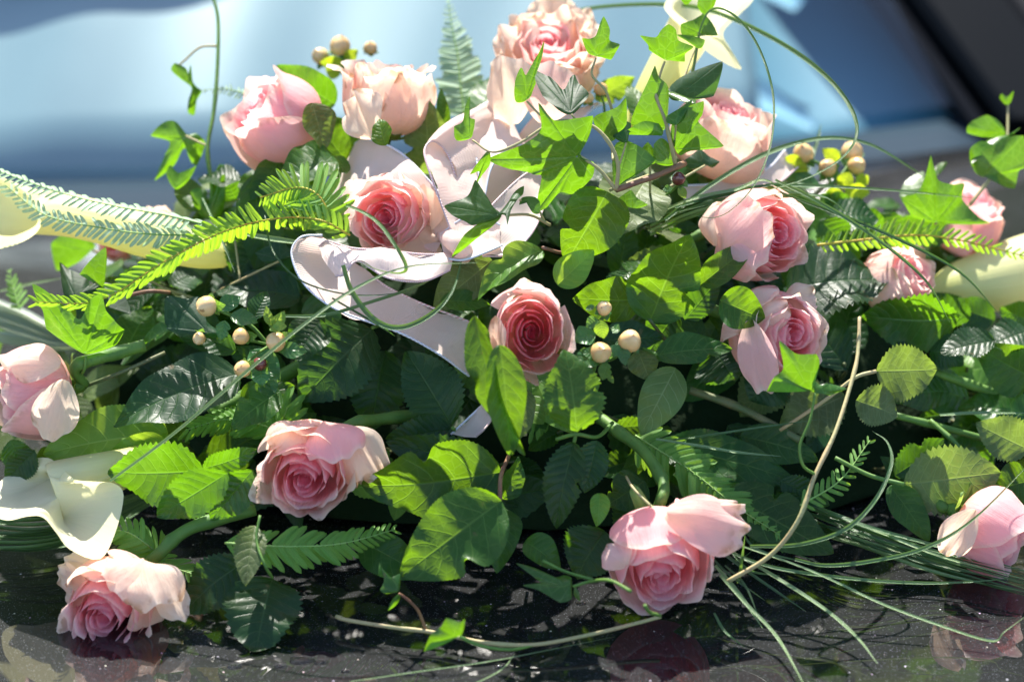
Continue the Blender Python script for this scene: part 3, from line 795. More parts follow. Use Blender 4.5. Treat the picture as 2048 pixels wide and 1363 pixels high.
# centre of the heap, square to the lens
r, c, R, b = rose('oval pink rose at the centre of the heap, square to the lens beside three berries', 1064, 664, 226, (.03, .02, 1), .085, 33, 23, 'open',
    stem=[(1050, 800, .02), (1052, 860, .0)], roll=.12, opts=dict(squash=.84, cup=.06, drop=.30, lip=.55, depth=1.0), tone=(.0, .95), mat='petal_lit', sepopen=.3)
lp(r, 1000, 740, 985, 640, 46, 0, -30, .085, 1, 'petal_cream', .3, .3, .1, 3)
# left in the ribbon
r, c, R, b = rose('open pink rose with cream outer petals nestled in the white ribbon bow', 772, 434, 194, (-.18, .10, 1), .055, 25, 22, 'open', stem=[(900, 470, .02)], roll=1.0,
    opts=dict(cup=.06, drop=.30, lip=.6, depth=1.0), tone=(.0, .95), mat='petal_lit', sepopen=.5)
lp(r, 835, 470, 852, 372, 90, 20, 20, .045, 1, 'petal_cream', .25, .15, .14, 5, ruf=.07, label='creamy wilted outer petal')
lp(r, 800, 500, 862, 425, 95, 15, 30, .045, 1, 'petal_cream', .25, .2, .15, 6)
lp(r, 765, 470, 880, 490, 80, 30, 0, .042, 1, 'petal_cream', .3, .2, .2, 7)
# lower left of the centre
r, c, R, b = rose('large pink rose with striped fern shadow on its top petal, above the dark fern frond', 608, 955, 228, (-.05, .32, 1), .045, 13, 24, 'open', stem=[(700, 850, .02), (760, 838, .005), (860, 828, -.01)], roll=2.0, stemr=.0034,
    opts=dict(cup=.08, drop=.32, lip=.6, depth=1.15), sepopen=.4)
lp(r, 650, 836, 690, 905, 130, 62, 15, .058, .6, 'petal', .35, -.25, .06, 1, ruf=.08)
lp(r, 600, 840, 545, 890, 100, 64, -15, .055, .95, 'petal_pale', .4, -.2, .10, 2)
lp(r, 690, 850, 765, 950, 105, 45, 20, .040, 1, 'petal_cream', .35, -.2, .2, 3, ruf=.25, label='wilted cream petal with curled brown rim')
lp(r, 690, 850, 730, 975, 80, 20, 30, .035, 1, 'petal_cream', .3, -.1, .2, 4, ruf=.2)
# bottom left, lying on the bonnet
r, c, R, b = rose('sunlit pink rose with white bleached top petals lying on the bonnet, lowest of the left', 208, 1230, 230, (-.14, .42, 1), .05, 14, 24, 'open', stem=[(315, 1110, .035), (350, 1075, .035), (400, 1048, .03), (510, 1018, .02)], roll=.5, stemr=.0036,
    opts=dict(cup=.08, drop=.30, lip=.6, depth=1.15), sepopen=.8)
lp(r, 285, 1112, 215, 1165, 150, 66, -10, .066, .85, 'petal_pale', .35, -.25, .12, 1, ruf=.12)
lp(r, 290, 1116, 328, 1200, 120, 60, 10, .064, .95, 'petal_pale', .4, -.25, .14, 2, ruf=.14)
lp(r, 230, 1150, 118, 1120, 70, 45, -10, .052, 1, 'petal_cream', .2, .1, .12, 3, ruf=.09, label='cream petal with torn brown rim')
lp(r, 180, 1180, 108, 1160, 90, 10, -40, .050, 1, 'petal_cream', .2, .1, .12, 9, ruf=.09)
lp(r, 310, 1150, 372, 1232, 70, 50, 20, .050, 1, 'petal_pale', .3, -.1, .12, 4, ruf=.08)
lp(r, 300, 1170, 300, 1285, 90, 10, 40, .040, 1, 'petal_cream', .2, -.1, .1, 5, ruf=.08)
# bottom right of the centre
r, c, R, b = rose('half open pink rose resting on the bonnet with one pale petal flopped to its right', 1322, 1146, 230, (.06, .72, 1), .04, 15, 21, 'cup', stem=[(1322, 1000, .03), (1326, 965, .025), (1290, 905, .015), (1240, 865, .005), (1190, 828, -.005)], roll=.9, stemr=.0034, tone=(.12, .74),
    opts=dict(cup=.05, drop=.10, lip=.45, flare=.16, belly=1.12, depth=1.25, ruf=.02), sepopen=.7, p=1.25)
lp(r, 1335, 1022, 1498, 1066, 122, 40, 20, .062, .85, 'petal', .15, -.1, .10, 2, ruf=.10, label='pale petal flopped away from the flower')
lp(r, 1345, 1022, 1490, 1003, 56, 60, 0, .058, .95, 'petal', .2, -.3, .15, 3, ruf=.15)
lp(r, 1250, 1130, 1215, 1085, 80, 40, -30, .05, .9, 'petal', .3, -.1, .1, 4)
# right pair
r, c, R, b = rose('big pink rose on the right turned sideways, upper of the close pair under the grass', 1550, 470, 205, (.50, .12, 1), .05, 16, 24, 'open', stem=[(1400, 470, .01), (1330, 520, -.01)], roll=.2, tone=(.05, .9),
    opts=dict(cup=.06, drop=.28, lip=.55, depth=1.35, belly=1.1), sepopen=.2)
lp(r, 1440, 500, 1510, 405, 130, 20, -30, .065, .8, 'petal', .4, -.3, .08, 1)
lp(r, 1425, 490, 1450, 400, 120, 30, -40, .05, .95, 'petal_pale', .4, -.3, .1, 2)
lp(r, 1430, 470, 1510, 545, 130, 10, -30, .055, .7, 'petal', .4, -.3, .08, 3)
r, c, R, b = rose('pink rose with one petal hanging down, lower of the close pair on the right', 1580, 670, 206, (.52, .06, 1), .04, 17, 24, 'cup', stem=[(1470, 640, .0), (1400, 610, -.01)], roll=2.2, tone=(.08, .92),
    opts=dict(cup=.05, drop=.2, lip=.6, depth=1.4, belly=1.15), sepopen=.4)
lp(r, 1500, 640, 1530, 790, 84, 15, -25, .045, .72, 'petal', .25, .25, .15, 1, ruf=.1, label='long pale petal hanging down')
lp(r, 1480, 640, 1570, 600, 110, 35, -20, .05, .8, 'petal_pale', .4, -.3, .1, 2)
lp(r, 1570, 600, 1635, 590, 70, 40, 10, .035, 1, 'petal_cream', .2, -.2, .2, 3, ruf=.2)
# top row
rose('closed pink rose bud at the upper left, tilted to the left against the windscreen', 520, 220, 222, (-.70, -.50, .42), .02, 18, 20, 'bud', stem=[(640, 330, -.01)], tone=(.1, .75), roll=.3, opts=dict(belly=1.1, depth=1.12, rmax=.92), sepopen=.25)
r, c, R, b = rose('ruffled peach and pink rose behind the bow, second from the left of the top row', 772, 160, 200, (.05, -1, .18), .02, 19, 24, 'cup', mat='petal_pale', stem=[(770, 330, -.02)], tone=(.2, 1), roll=.8, opts=dict(depth=1.15, cup=.1, drop=.05, belly=1.0, ruf=.085, flare=.12, lip=.8), sepopen=.3)
lp(r, 740, 275, 700, 185, 110, 14, -35, .05, 1, 'petal_cream', .3, -.1, .2, 1, ruf=.4)
r, c, R, b = rose('huge cream and peach full blown rose at the very top of the heap', 1098, 92, 230, (-.06, -.85, 1), .0, 20, 30, 'open', mat='petal_cream', stem=[(1100, 300, -.03)], tone=(-.1, .95), opts=dict(drop=.25, cup=.0, lip=.75, ruf=.06, depth=1.2), sepopen=.2)
lp(r, 1020, 250, 1008, 112, 110, 12, -20, .03, 1, 'petal_cream', .2, -.3, .2, 1, ruf=.25)
lp(r, 1130, 160, 1185, 40, 120, 30, 20, -.005, 1, 'petal_cream', .2, -.2, .2, 7, ruf=.3)
lp(r, 1060, 120, 1005, 50, 110, 30, -20, .0, 1, 'petal_cream', .2, -.2, .2, 8, ruf=.3)
lp(r, 1110, 80, 1105, 18, 150, 30, 0, .0, 1, 'petal_cream', .2, -.2, .2, 9, ruf=.3)
lp(r, 1100, 60, 1050, 15, 150, 40, 0, -.02, 1, 'petal_cream', .2, .2, .15, 2, ruf=.2)
lp(r, 1120, 60, 1160, 10, 150, 40, 0, -.02, 1, 'petal_cream', .2, .2, .15, 3, ruf=.2)
lp(r, 1090, 250, 1120, 130, 120, 10, 10, .035, .6, 'petal_pale', .3, -.3, .1, 4)
rose('plump smooth pink rose bud at the upper right behind the ivy', 1460, 236, 226, (.34, -.85, .50), .0, 21, 20, 'bud', mat='petal_pale', stem=[(1440, 400, -.02)], tone=(.1, .85), roll=1.2, opts=dict(belly=1.15, depth=1.1, rmax=.95), sepopen=.6)
# edges
r, c, R, b = rose('pink rose cut by the left edge of the picture, seen from behind its sepals', 28, 788, 212, (-.92, .12, .25), .05, 22, 20, 'bud', stem=[(150, 735, .045), (200, 715, .04), (290, 690, .03)], stemr=.0036, tone=(.2, .8), roll=.5, opts=dict(belly=1.12, depth=1.1, rmax=.92), sepopen=.7)
lp(r, 130, 760, 95, 880, 95, 20, 10, .065, .95, 'petal_pale', .35, .25, .1, 1, label='loose pale petal')
lp(r, 120, 720, 20, 710, 95, 60, 0, .075, .9, 'petal_pale', .3, -.2, .12, 2)
rose('blurred peach pink rose low on the right beside the pale calla lily', 1822, 552, 162, (.55, -.35, .5), .0, 23, 20, 'cup', mat='petal', stem=[(1740, 600, -.02)], tone=(.3, .95), opts=dict(depth=1.2, belly=1.1))
rose('far blurred pink rose at the right behind the ivy leaf', 1948, 412, 168, (.35, -.7, .4), -.05, 24, 20, 'cup', stem=[(1900, 520, -.06)], tone=(.1, .8), opts=dict(depth=1.2, belly=1.1))
r, c, R, b = rose('pink rose bud at the lower right edge, lying just above the bonnet', 2018, 1078, 205, (.86, .46, .35), .03, 25, 20, 'bud', stem=[(1880, 1010, .01), (1800, 940, -.02)], tone=(.1, .7), roll=1.7, opts=dict(belly=1.1, depth=1.1, rmax=.92), sepopen=.8)
lp(r, 1950, 1020, 1885, 1110, 75, 20, -20, .045, 1, 'petal_cream', .3, .2, .2, 1, ruf=.25, label='crumpled cream petal hanging left')
rose('pale pink rose glimpsed beneath the left calla lily', 225, 480, 85, (-.3, -.1, 1), -.06, 26, 18, 'cup', tone=(.3, .95), stem=[(330, 520, -.08)])
rose('small peach rose hidden behind the pale fern at the left', 318, 445, 95, (.1, -.5, 1), -.05, 27, 18, 'cup', mat='petal_pale', tone=(.3, 1), stem=[(380, 520, -.08)])
# ------------------------------------------------------------------ dark foam mound added to block light, and shaded filler leaves set into it
q = NT('dark_floral_foam'); M['foam'] = q.done(q.bsdf(q.mix(q.noise(q.objc(), 60), (.006, .014, .006), (.012, .026, .010)), .9, .1, q.bump(q.noise(q.objc(), 160, 3), .8, .003)))
MC = V((.02, .145, -.02)); MR = V((.33, .20, .165))
def mound(th, ph, k=1.0):
    r = V((MR.x * cos(th) * cos(ph), -MR.y * cos(th) * -sin(ph) if False else MR.y * sin(ph) * cos(th), MR.z * sin(th)))
    return MC + r * k
vs = []
for j in range(17):
    for i in range(48):
        p = mound(pi / 2 * j / 16, 2 * pi * i / 48)
        p += (p - MC).normalized() * (.012 * noise.noise(p * 22)); vs.append(V((p.x, p.y, max(.003, p.z))))
tag(mesh('light_block_foam', vs, gridfaces(48, 17, True), M['foam']), 'hidden dark foam block added under the leaves to keep light out', 'floral foam')
SIL = [(-100, 560), (60, 560), (160, 520), (260, 470), (420, 380), (520, 330), (700, 320), (880, 300), (1000, 300), (1200, 300), (1350, 330), (1560, 340), (1700, 380), (1850, 440), (1950, 480), (2150, 520)]
def topline(px):
    for (x0, y0), (x1, y1) in zip(SIL, SIL[1:]):
        if x0 <= px <= x1: return y0 + (y1 - y0) * (px - x0) / (x1 - x0)
    return 560
BOT = [(-100, 1050), (150, 1050), (420, 1080), (640, 1080), (800, 1130), (1000, 1120), (1200, 1120), (1500, 1080), (1640, 1060), (1800, 1000), (2150, 1000)]
def botline(px):
    for (x0, y0), (x1, y1) in zip(BOT, BOT[1:]):
        if x0 <= px <= x1: return y0 + (y1 - y0) * (px - x0) / (x1 - x0)
    return 1050
def proj(p):
    v = p - CAM; z = v.dot(FWD); return (1024 + v.dot(RGT) / z / K, 681.5 - v.dot(UPV) / z / K)
def depth_off(p):
    x = p.x; return (p.y - .7 * x * x) + 0 - (p.z - .154)      # >0: behind the face of the heap
MARKS = [(1066, 664, 'the centre rose'), (772, 434, 'the rose in the bow'), (610, 955, 'the striped rose'), (210, 1225, 'the sunlit bonnet rose'), (1325, 1140, 'the half open rose'), (1550, 470, 'the sideways rose'), (1585, 668, 'the hanging petal rose'), (40, 785, 'the left edge rose'), (1822, 552, 'the blurred peach rose'), (2010, 1075, 'the right edge bud'), (470, 660, 'the left berries'), (1225, 665, 'the three berries'), (900, 1060, 'the huge salal leaves'), (1680, 860, 'the long pale ivy stem'), (1905, 960, 'the half lit rose leaf'), (1345, 540, 'the glowing pointed leaf'), (330, 770, 'the long dark leaf'), (840, 660, 'the bow tail'), (1155, 455, 'the heart shaped leaf'), (120, 1010, 'the white calla')]
used_labels = {}
def fill_label(px, py, nl, kd, near, mt):
    m = min(MARKS, key=lambda q: (q[0] - px) ** 2 + (q[1] - py) ** 2); dx, dy = px - m[0], py - m[1]
    dr = ('left of ' if dx < 0 else 'right of ') if abs(dx) > abs(dy) else ('above ' if dy < 0 else 'below ')
    kn = {'salal': 'broad', 'rose': 'serrated', 'hyper': 'small oval', 'lance': 'narrow'}[kd]
    tn = {'salal': 'mid green', 'bright2': 'fresh green', 'olive': 'olive', 'roseleaf': 'dark green', 'bright': 'bright green'}[mt]
    return '%s with %s %s %s %s' % ('leafy sprig' if near else 'shaded sprig', ('no', 'one', 'two', 'three', 'four')[nl], kn + ' ' + tn, 'leaf' if nl == 1 else 'leaves', dr + m[2])
rng = random.Random(5)
nsp = 0
for it in range(1400):
    if nsp >= 95: break
    th = radians(rng.uniform(4, 78)); ph = -pi * rng.random() * 1.1 + .05 * pi
    b = mound(th, ph, 1.0); px, py = proj(b)
    if not (-40 < px < 2090) or b.z < .004 or py < topline(px) + 30: continue
    on = V(((b.x - MC.x) / MR.x ** 2, (b.y - MC.y) / MR.y ** 2, (b.z - MC.z) / MR.z ** 2)).normalized()
    root = empty('leaf_sprig', b, 'leaf sprig', 'leaf sprig', 'filler sprigs set into the heap'); kinds = []
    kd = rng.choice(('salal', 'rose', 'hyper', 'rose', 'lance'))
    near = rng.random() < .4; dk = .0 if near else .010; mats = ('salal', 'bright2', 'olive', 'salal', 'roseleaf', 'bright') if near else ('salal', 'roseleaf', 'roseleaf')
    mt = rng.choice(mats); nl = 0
    for k in range(7):
        if nl >= 4: break
        L = rng.uniform(.022, .055)
        tg = V((rng.uniform(-1, 1), rng.uniform(-1, .4), rng.uniform(-.9, .5))); tg = (tg - on * tg.dot(on) * .75).normalized()
        b2 = b + V((rng.uniform(-.02, .02), rng.uniform(-.02, .01), rng.uniform(-.015, .02))) + on * rng.uniform(.012 if near else 0, .04 if near else .02)
        tp = b2 + tg * L; q0, q1 = proj(tp)
        if tp.z < .006 or depth_off(tp) < dk - .004 or depth_off(b2) < dk or q1 < topline(q0) + 12 or q1 > botline(q0): continue
        n = (on + V((rng.uniform(-.6, .6), rng.uniform(-.6, .3), rng.uniform(-.4, .6)))).normalized(); n = (n - tg * n.dot(tg)).normalized(); nl += 1
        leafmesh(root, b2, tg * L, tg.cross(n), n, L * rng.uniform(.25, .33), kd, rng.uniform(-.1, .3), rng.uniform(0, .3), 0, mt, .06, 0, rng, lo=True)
        tube('stalk', [b, b.lerp(b2, .6) + on * .003, b2 + tg * .004], [.0012, .0009], M['stemdark'], root, 3, 5)
    if nl: nsp += 1; root['label'] = fill_label(px, py, nl, kd, near, mt)
    else:
        bpy.data.objects.remove(root)
# ------------------------------------------------------------------ leafy sprigs (broad leaves), each with its stalk
def SP(label, cat, leaves, stems=(), group='leafy sprigs', name='leaf_sprig'):
    l0 = leaves[0]; root = sprig(label, cat, (l0[0], l0[1], l0[7].get('d', .02) if len(l0) > 7 else .02), group, name)
    for l in leaves:
        kw = dict(l[7]) if len(l) > 7 else {}
        ovate(root, *l[:7], **kw)
    for s in stems: pxtube('stalk', root, s[0], s[1], s[2] if len(s) > 2 else 'stem', seg=6)
    return root
R_ = 'rose'; S_ = 'salal'; D = dict
# middle foreground
SP('two huge overlapping salal leaves right of the striped rose, patch of sun on the upper', 'salal leaves', [
    (1003, 945, 722, 985, 168, 14, S_, D(d=.035, c=.12, f=.12)), (1003, 1000, 802, 1152, 172, 34, S_, D(d=.05, c=.10, f=.10, bite=1, seed=5)),
    (1008, 998, 1042, 915, 48, 10, S_, D(d=.03, a=30, f=.4)), (1005, 1010, 1000, 1135, 75, 50, S_, D(d=.03, a=40, f=.5, c=.3)), (1000, 935, 770, 885, 90, 25, R_, D(d=.022))],
    [([(1030, 860, .0), (1018, 910, .025), (1002, 950, .04), (1000, 1000, .045)], (3.5, 5), 'brown')])
SP('rose leaf standing upright between bow tail and centre rose, pointed tip up', 'rose leaf', [
    (903, 850, 812, 700, 118, 28, R_, D(d=.015, f=.1)), (905, 856, 770, 880, 70, 30, R_, D(d=.01))], [([(905, 855, .015), (925, 880, .0)], 4)])
SP('broad dark rose leaf hanging under the bow tail', 'rose leaf', [(745, 655, 600, 800, 150, 38, R_, D(d=.012, c=.2)), (770, 700, 740, 860, 120, 30, R_, D(d=-.015)), (640, 580, 660, 690, 85, 45, S_, D(d=.015, a=-20))], [([(745, 655, .012), (790, 640, -.01)], 4)])
SP('folded long leaf clasping the lower left of the centre rose', 'salal leaf', [
    (945, 632, 1022, 918, 62, 12, S_, D(d=.095, f=.55, a=-35, c=.25)), (1000, 690, 1025, 915, 84, 16, S_, D(d=.095, f=.4, a=15, c=.15)), (948, 640, 985, 740, 44, 15, S_, D(d=.09, a=-40, f=.3)), (1050, 775, 1030, 895, 60, 24, 'olive' if 0 else S_, D(d=.03, a=30, mat='olive'))], [([(1052, 868, .02), (1015, 860, .03), (1000, 700, .05)], (4, 3), 'twig')])
SP('three rose leaves on a forked stalk below the centre rose, the upper one half lit', 'rose leaf spray', [
    (1154, 864, 1136, 702, 122, 16, R_, D(d=.085, f=.15, mat='salal')), (1148, 882, 1108, 1050, 82, 36, R_, D(d=.04, f=.25, c=.2)), (1194, 880, 1170, 985, 66, 32, R_, D(d=.034, f=.2))],
    [([(1225, 845, .015), (1195, 873, .035), (1152, 868, .045), (1112, 878, .04)], 4), ([(1152, 868, .045), (1148, 884, .042)], 4)])
SP('bright translucent pointed leaf glowing in the sun, right of the berries', 'salal leaf', [
    (1300, 640, 1374, 460, 150, 2, S_, D(d=.045, f=.25, c=-.1)), (1400, 570, 1512, 482, 62, 20, S_, D(d=.05, f=.5, a=-15)), (1285, 600, 1145, 600, 95, 4, S_, D(d=.03, f=.1)), (1370, 640, 1440, 555, 60, 10, R_, D(d=.03))],
    [([(1300, 640, .04), (1330, 680, .01)], 4, 'stemdark')])
SP('dark glossy leaf with a bitten sunlit end, right of the three berries', 'salal leaf', [
    (1312, 708, 1466, 690, 66, 46, S_, D(d=.045, f=.2, c=.25, bite=1, seed=3)), (1205, 680, 1328, 672, 62, 55, S_, D(d=.03, mat='roseleaf')), (1275, 700, 1300, 760, 66, 20, S_, D(d=.025, mat='olive'))], [([(1312, 708, .045), (1270, 690, .02)], 4)])
SP('pale leaf underside with thick white midrib hanging below the bitten leaf', 'salal leaf', [
    (1352, 735, 1282, 868, 92, 28, S_, D(d=.02, f=-.1, under=0, c=.25, mat='midrib')), (1430, 700, 1470, 760, 120, 40, R_, D(d=.0))], [])
SP('curled leaf with pale rim above the centre rose', 'salal leaf', [
    (1085, 495, 950, 572, 66, 58, S_, D(d=.06, f=.55, c=.35, mat='bright')), (1115, 570, 1188, 500, 70, 20, S_, D(d=.05, f=.3, mat='bright')), (880, 600, 980, 605, 44, 45, 'lance', D(d=.03)), (985, 520, 862, 620, 90, 22, S_, D(d=.03, mat='olive'))],
    [([(1180, 485, .02), (1130, 505, .04), (1085, 495, .058)], 3.5, 'brown')])
SP('heart shaped glowing leaf half in shadow, below the big ivy leaf', 'salal leaf', [
    (1215, 385, 1132, 530, 128, 0, 'heart', D(d=.06, f=.12, c=.1)), (1290, 360, 1235, 455, 150, 68, S_, D(d=.04, a=25, mat='olive', f=.1))], [([(1220, 380, .06), (1300, 350, .05)], 4, 'twig')])
SP('upright narrow leaves in the shade right of the heart leaf', 'leaf sprig', [
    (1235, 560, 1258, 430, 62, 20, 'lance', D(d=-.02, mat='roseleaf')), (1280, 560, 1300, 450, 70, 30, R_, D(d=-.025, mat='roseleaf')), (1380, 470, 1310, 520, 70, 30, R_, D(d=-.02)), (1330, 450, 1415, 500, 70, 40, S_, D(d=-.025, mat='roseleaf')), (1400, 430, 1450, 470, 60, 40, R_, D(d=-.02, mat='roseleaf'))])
SP('rose leaves curling on the bonnet shade left of the half open rose', 'rose leaf spray', [
    (1210, 1060, 1150, 1150, 118, 40, R_, D(d=.02, c=.2)), (1050, 1080, 1120, 1130, 62, 50, S_, D(d=.035, f=.5, c=.4)), (1200, 985, 1195, 1050, 42, 40, S_, D(d=.035, f=.6, mat='bright')), (1290, 960, 1215, 1010, 90, 35, S_, D(d=.008)), (1300, 1000, 1240, 1080, 100, 40, R_, D(d=.0))])
SP('broad shadowed leaves behind the half open rose', 'salal leaves', [
    (1320, 890, 1600, 950, 100, 45, S_, D(d=-.008, c=.1)), (1450, 985, 1668, 1105, 120, 44, S_, D(d=.0, c=.1)), (1330, 900, 1440, 1000, 90, 40, S_, D(d=-.02)), (1480, 870, 1640, 910, 80, 40, S_, D(d=-.01)), (1600, 990, 1500, 1090, 80, 30, R_, D(d=-.008)), (1560, 960, 1660, 1010, 60, 30, R_, D(d=-.004))])
# left side
SP('long dark leaf lying across the left, dappled with fern light', 'salal leaf', [
    (478, 742, 222, 832, 128, 62, S_, D(d=.035, f=.12, c=.15, mat='roseleaf')), (470, 700, 330, 640, 60, 40, S_, D(d=.02, mat='roseleaf'))], [([(150, 780, .02), (240, 745, .03), (330, 705, .02)], 4, 'stemdark')])
SP('light green leaf underside behind the left rose', 'salal leaf', [(335, 862, 80, 900, 128, 40, S_, D(d=.02, mat='bright', c=.2)), (330, 880, 200, 930, 70, 14, S_, D(d=.018, mat='bright'))])
SP('three serrated rose leaves fanned out right of the white calla, shadowed by fern', 'rose leaf spray', [
    (408, 942, 214, 950, 132, 4, R_, D(d=.045, f=.15, mat='bright2')), (455, 946, 312, 1035, 92, 4, R_, D(d=.05, f=.15, mat='bright2')), (405, 938, 512, 905, 52, 0, R_, D(d=.045, mat='bright2', f=.3)), (505, 940, 420, 1040, 78, 10, R_, D(d=.04, mat='bright2'))], [([(408, 942, .045), (460, 945, .04)], 3)])
SP('serrated grey green rose leaf with stripes of light lying on the bonnet', 'rose leaf spray', [
    (545, 1152, 508, 1305, 152, 62, R_, D(d=.035, f=.22, c=.15, a=10)), (510, 1048, 490, 1165, 62, 55, R_, D(d=.05, f=.4, mat='olive', a=20)), (490, 1120, 360, 1215, 108, 40, R_, D(d=.03, c=.15))], [([(520, 1030, .05), (513, 1080, .05), (530, 1130, .05), (545, 1155, .037)], 3)])
SP('wide leaves between the striped rose and the foreground, in shadow', 'leaf sprig', [
    (720, 1080, 850, 1150, 90, 40, S_, D(d=.01)), (560, 780, 460, 850, 80, 45, S_, D(d=.03, c=.3)), (480, 800, 590, 770, 70, 42, S_, D(d=.01))])
SP('dark leaves beneath the bow on the left', 'leaf sprig', [
    (600, 590, 425, 570, 90, 62, S_, D(d=.0, mat='roseleaf')), (640, 640, 590, 720, 90, 45, S_, D(d=.02, mat='roseleaf')), (530, 470, 470, 560, 110, 36, R_, D(d=-.01)), (450, 480, 560, 570, 90, 35, R_, D(d=-.02)), (505, 350, 545, 590, 95, 30, S_, D(d=.0, f=.3, mat='roseleaf'))])
SP('glossy rounded leaf above the fern, just under the tilted bud', 'salal leaf', [
    (675, 318, 555, 350, 92, 66, S_, D(d=.03, c=.25, f=.15)), (650, 345, 560, 360, 40, 75, S_, D(d=.032)), (560, 320, 500, 400, 60, 40, S_, D(d=.01)), (700, 330, 640, 345, 50, 60, S_, D(d=.02))])
SP('folded leaves right of the tilted bud', 'leaf sprig', [
    (625, 205, 650, 300, 66, 30, S_, D(d=.03, a=40, mat='olive')), (690, 320, 610, 215, 80, 20, S_, D(d=.0)), (670, 210, 552, 135, 92, 2, S_, D(d=-.01, c=.2, mat='bright2')), (720, 320, 660, 230, 70, 30, S_, D(d=-.01))])
SP('olive leaf underside with ragged edge standing behind the bow', 'salal leaf', [(860, 350, 850, 205, 112, -2, S_, D(d=.0, mat='olive', bite=2, seed=8)), (770, 290, 755, 235, 44, 25, S_, D(d=.06, a=-30)), (895, 260, 878, 175, 26, 20, 'lance', D(d=.0))])
SP('pale hazy leaf behind the top rose', 'leaf sprig', [(960, 240, 990, 140, 80, 74, S_, D(d=-.05)), (1190, 200, 1270, 155, 50, 0, 'lance', D(d=-.03, mat='bright')), (1290, 240, 1260, 160, 50, 60, S_, D(d=.0))])
# right side
SP('striped dark leaf lit through fern, right of the sideways rose', 'rose leaf', [(1575, 575, 1782, 545, 145, 62, R_, D(d=.005, c=.12, f=.1))])
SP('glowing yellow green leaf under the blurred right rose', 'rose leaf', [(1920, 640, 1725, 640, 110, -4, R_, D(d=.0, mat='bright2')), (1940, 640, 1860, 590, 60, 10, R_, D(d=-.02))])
SP('pair of round serrated rose leaves on a thin stalk at the right', 'rose leaf spray', [
    (1752, 742, 1876, 740, 112, 14, R_, D(d=.03, mat='olive', seed=4)), (1712, 800, 1798, 830, 84, 26, R_, D(d=.02, mat='olive')), (1690, 790, 1560, 850, 110, 30, R_, D(d=-.005, mat='olive')), (1600, 700, 1480, 830, 120, 30, R_, D(d=-.02, mat='olive'))],
    [([(1560, 860, .0), (1650, 800, .02), (1710, 755, .03), (1752, 742, .032)], 4, 'twig')])
SP('large pale rose leaf half lit by the sun at the lower right', 'rose leaf spray', [
    (1808, 968, 2002, 945, 138, 16, R_, D(d=.02, mat='olive', c=.1, seed=7)), (1790, 950, 1900, 880, 74, 30, R_, D(d=.005)), (1780, 970, 1860, 1080, 70, 40, S_, D(d=.01))], [([(1670, 915, .01), (1740, 950, .015), (1808, 968, .022)], 5, 'stem')])
SP('leaves against the right edge of the picture', 'leaf sprig', [
    (2060, 900, 1955, 850, 90, 12, R_, D(d=.03, mat='olive')), (2075, 760, 1960, 700, 110, 10, S_, D(d=.02)), (1990, 680, 1880, 700, 60, 64, R_, D(d=.03)), (2060, 660, 1970, 690, 70, 66, R_, D(d=.02)), (2060, 830, 1920, 800, 90, 55, S_, D(d=.0, mat='bright2')), (1900, 780, 1780, 790, 70, 60, S_, D(d=-.01, mat='bright2')), (2060, 960, 1990, 980, 90, 30, S_, D(d=.01))])
SP('leaves in the gap between right roses and the grass arc', 'leaf sprig', [
    (1640, 440, 1720, 520, 80, 20, R_, D(d=-.01, mat='bright2')), (1660, 430, 1760, 430, 66, 66, R_, D(d=-.01)), (1760, 470, 1690, 400, 70, 10, S_, D(d=-.03, mat='bright2')), (1420, 620, 1350, 600, 60, 30, S_, D(d=.01)), (1440, 600, 1530, 640, 90, 26, S_, D(d=.055, f=.5, c=.2)), (1780, 560, 1720, 600, 60, 30, R_, D(d=-.02)), (1900, 470, 1800, 440, 70, 10, S_, D(d=-.05, mat='bright2')), (1560, 740, 1500, 800, 110, 34, R_, D(d=-.01))])
SP('leaves low on the left under the cut rose', 'leaf sprig', [
    (70, 900, 10, 960, 60, 14, R_, D(d=.03)), (20, 880, 55, 945, 60, 20, R_, D(d=.02, mat='bright2')), (110, 890, 75, 960, 50, 60, S_, D(d=.01)), (130, 660, 270, 590, 100, 40, S_, D(d=-.03)), (250, 700, 300, 610, 90, 36, S_, D(d=-.02)), (340, 570, 400, 540, 80, 70, R_, D(d=-.03)), (420, 540, 330, 510, 80, 60, R_, D(d=-.04, mat='bright2'))])
SP('leaf tips over the far edge behind the left fern', 'leaf sprig', [
    (470, 400, 440, 330, 70, 12, S_, D(d=-.03, mat='bright2')), (500, 400, 520, 330, 60, 60, S_, D(d=-.02)), (400, 420, 360, 350, 60, 66, S_, D(d=-.03)), (480, 360, 395, 350, 44, 78, R_, D(d=-.02))])
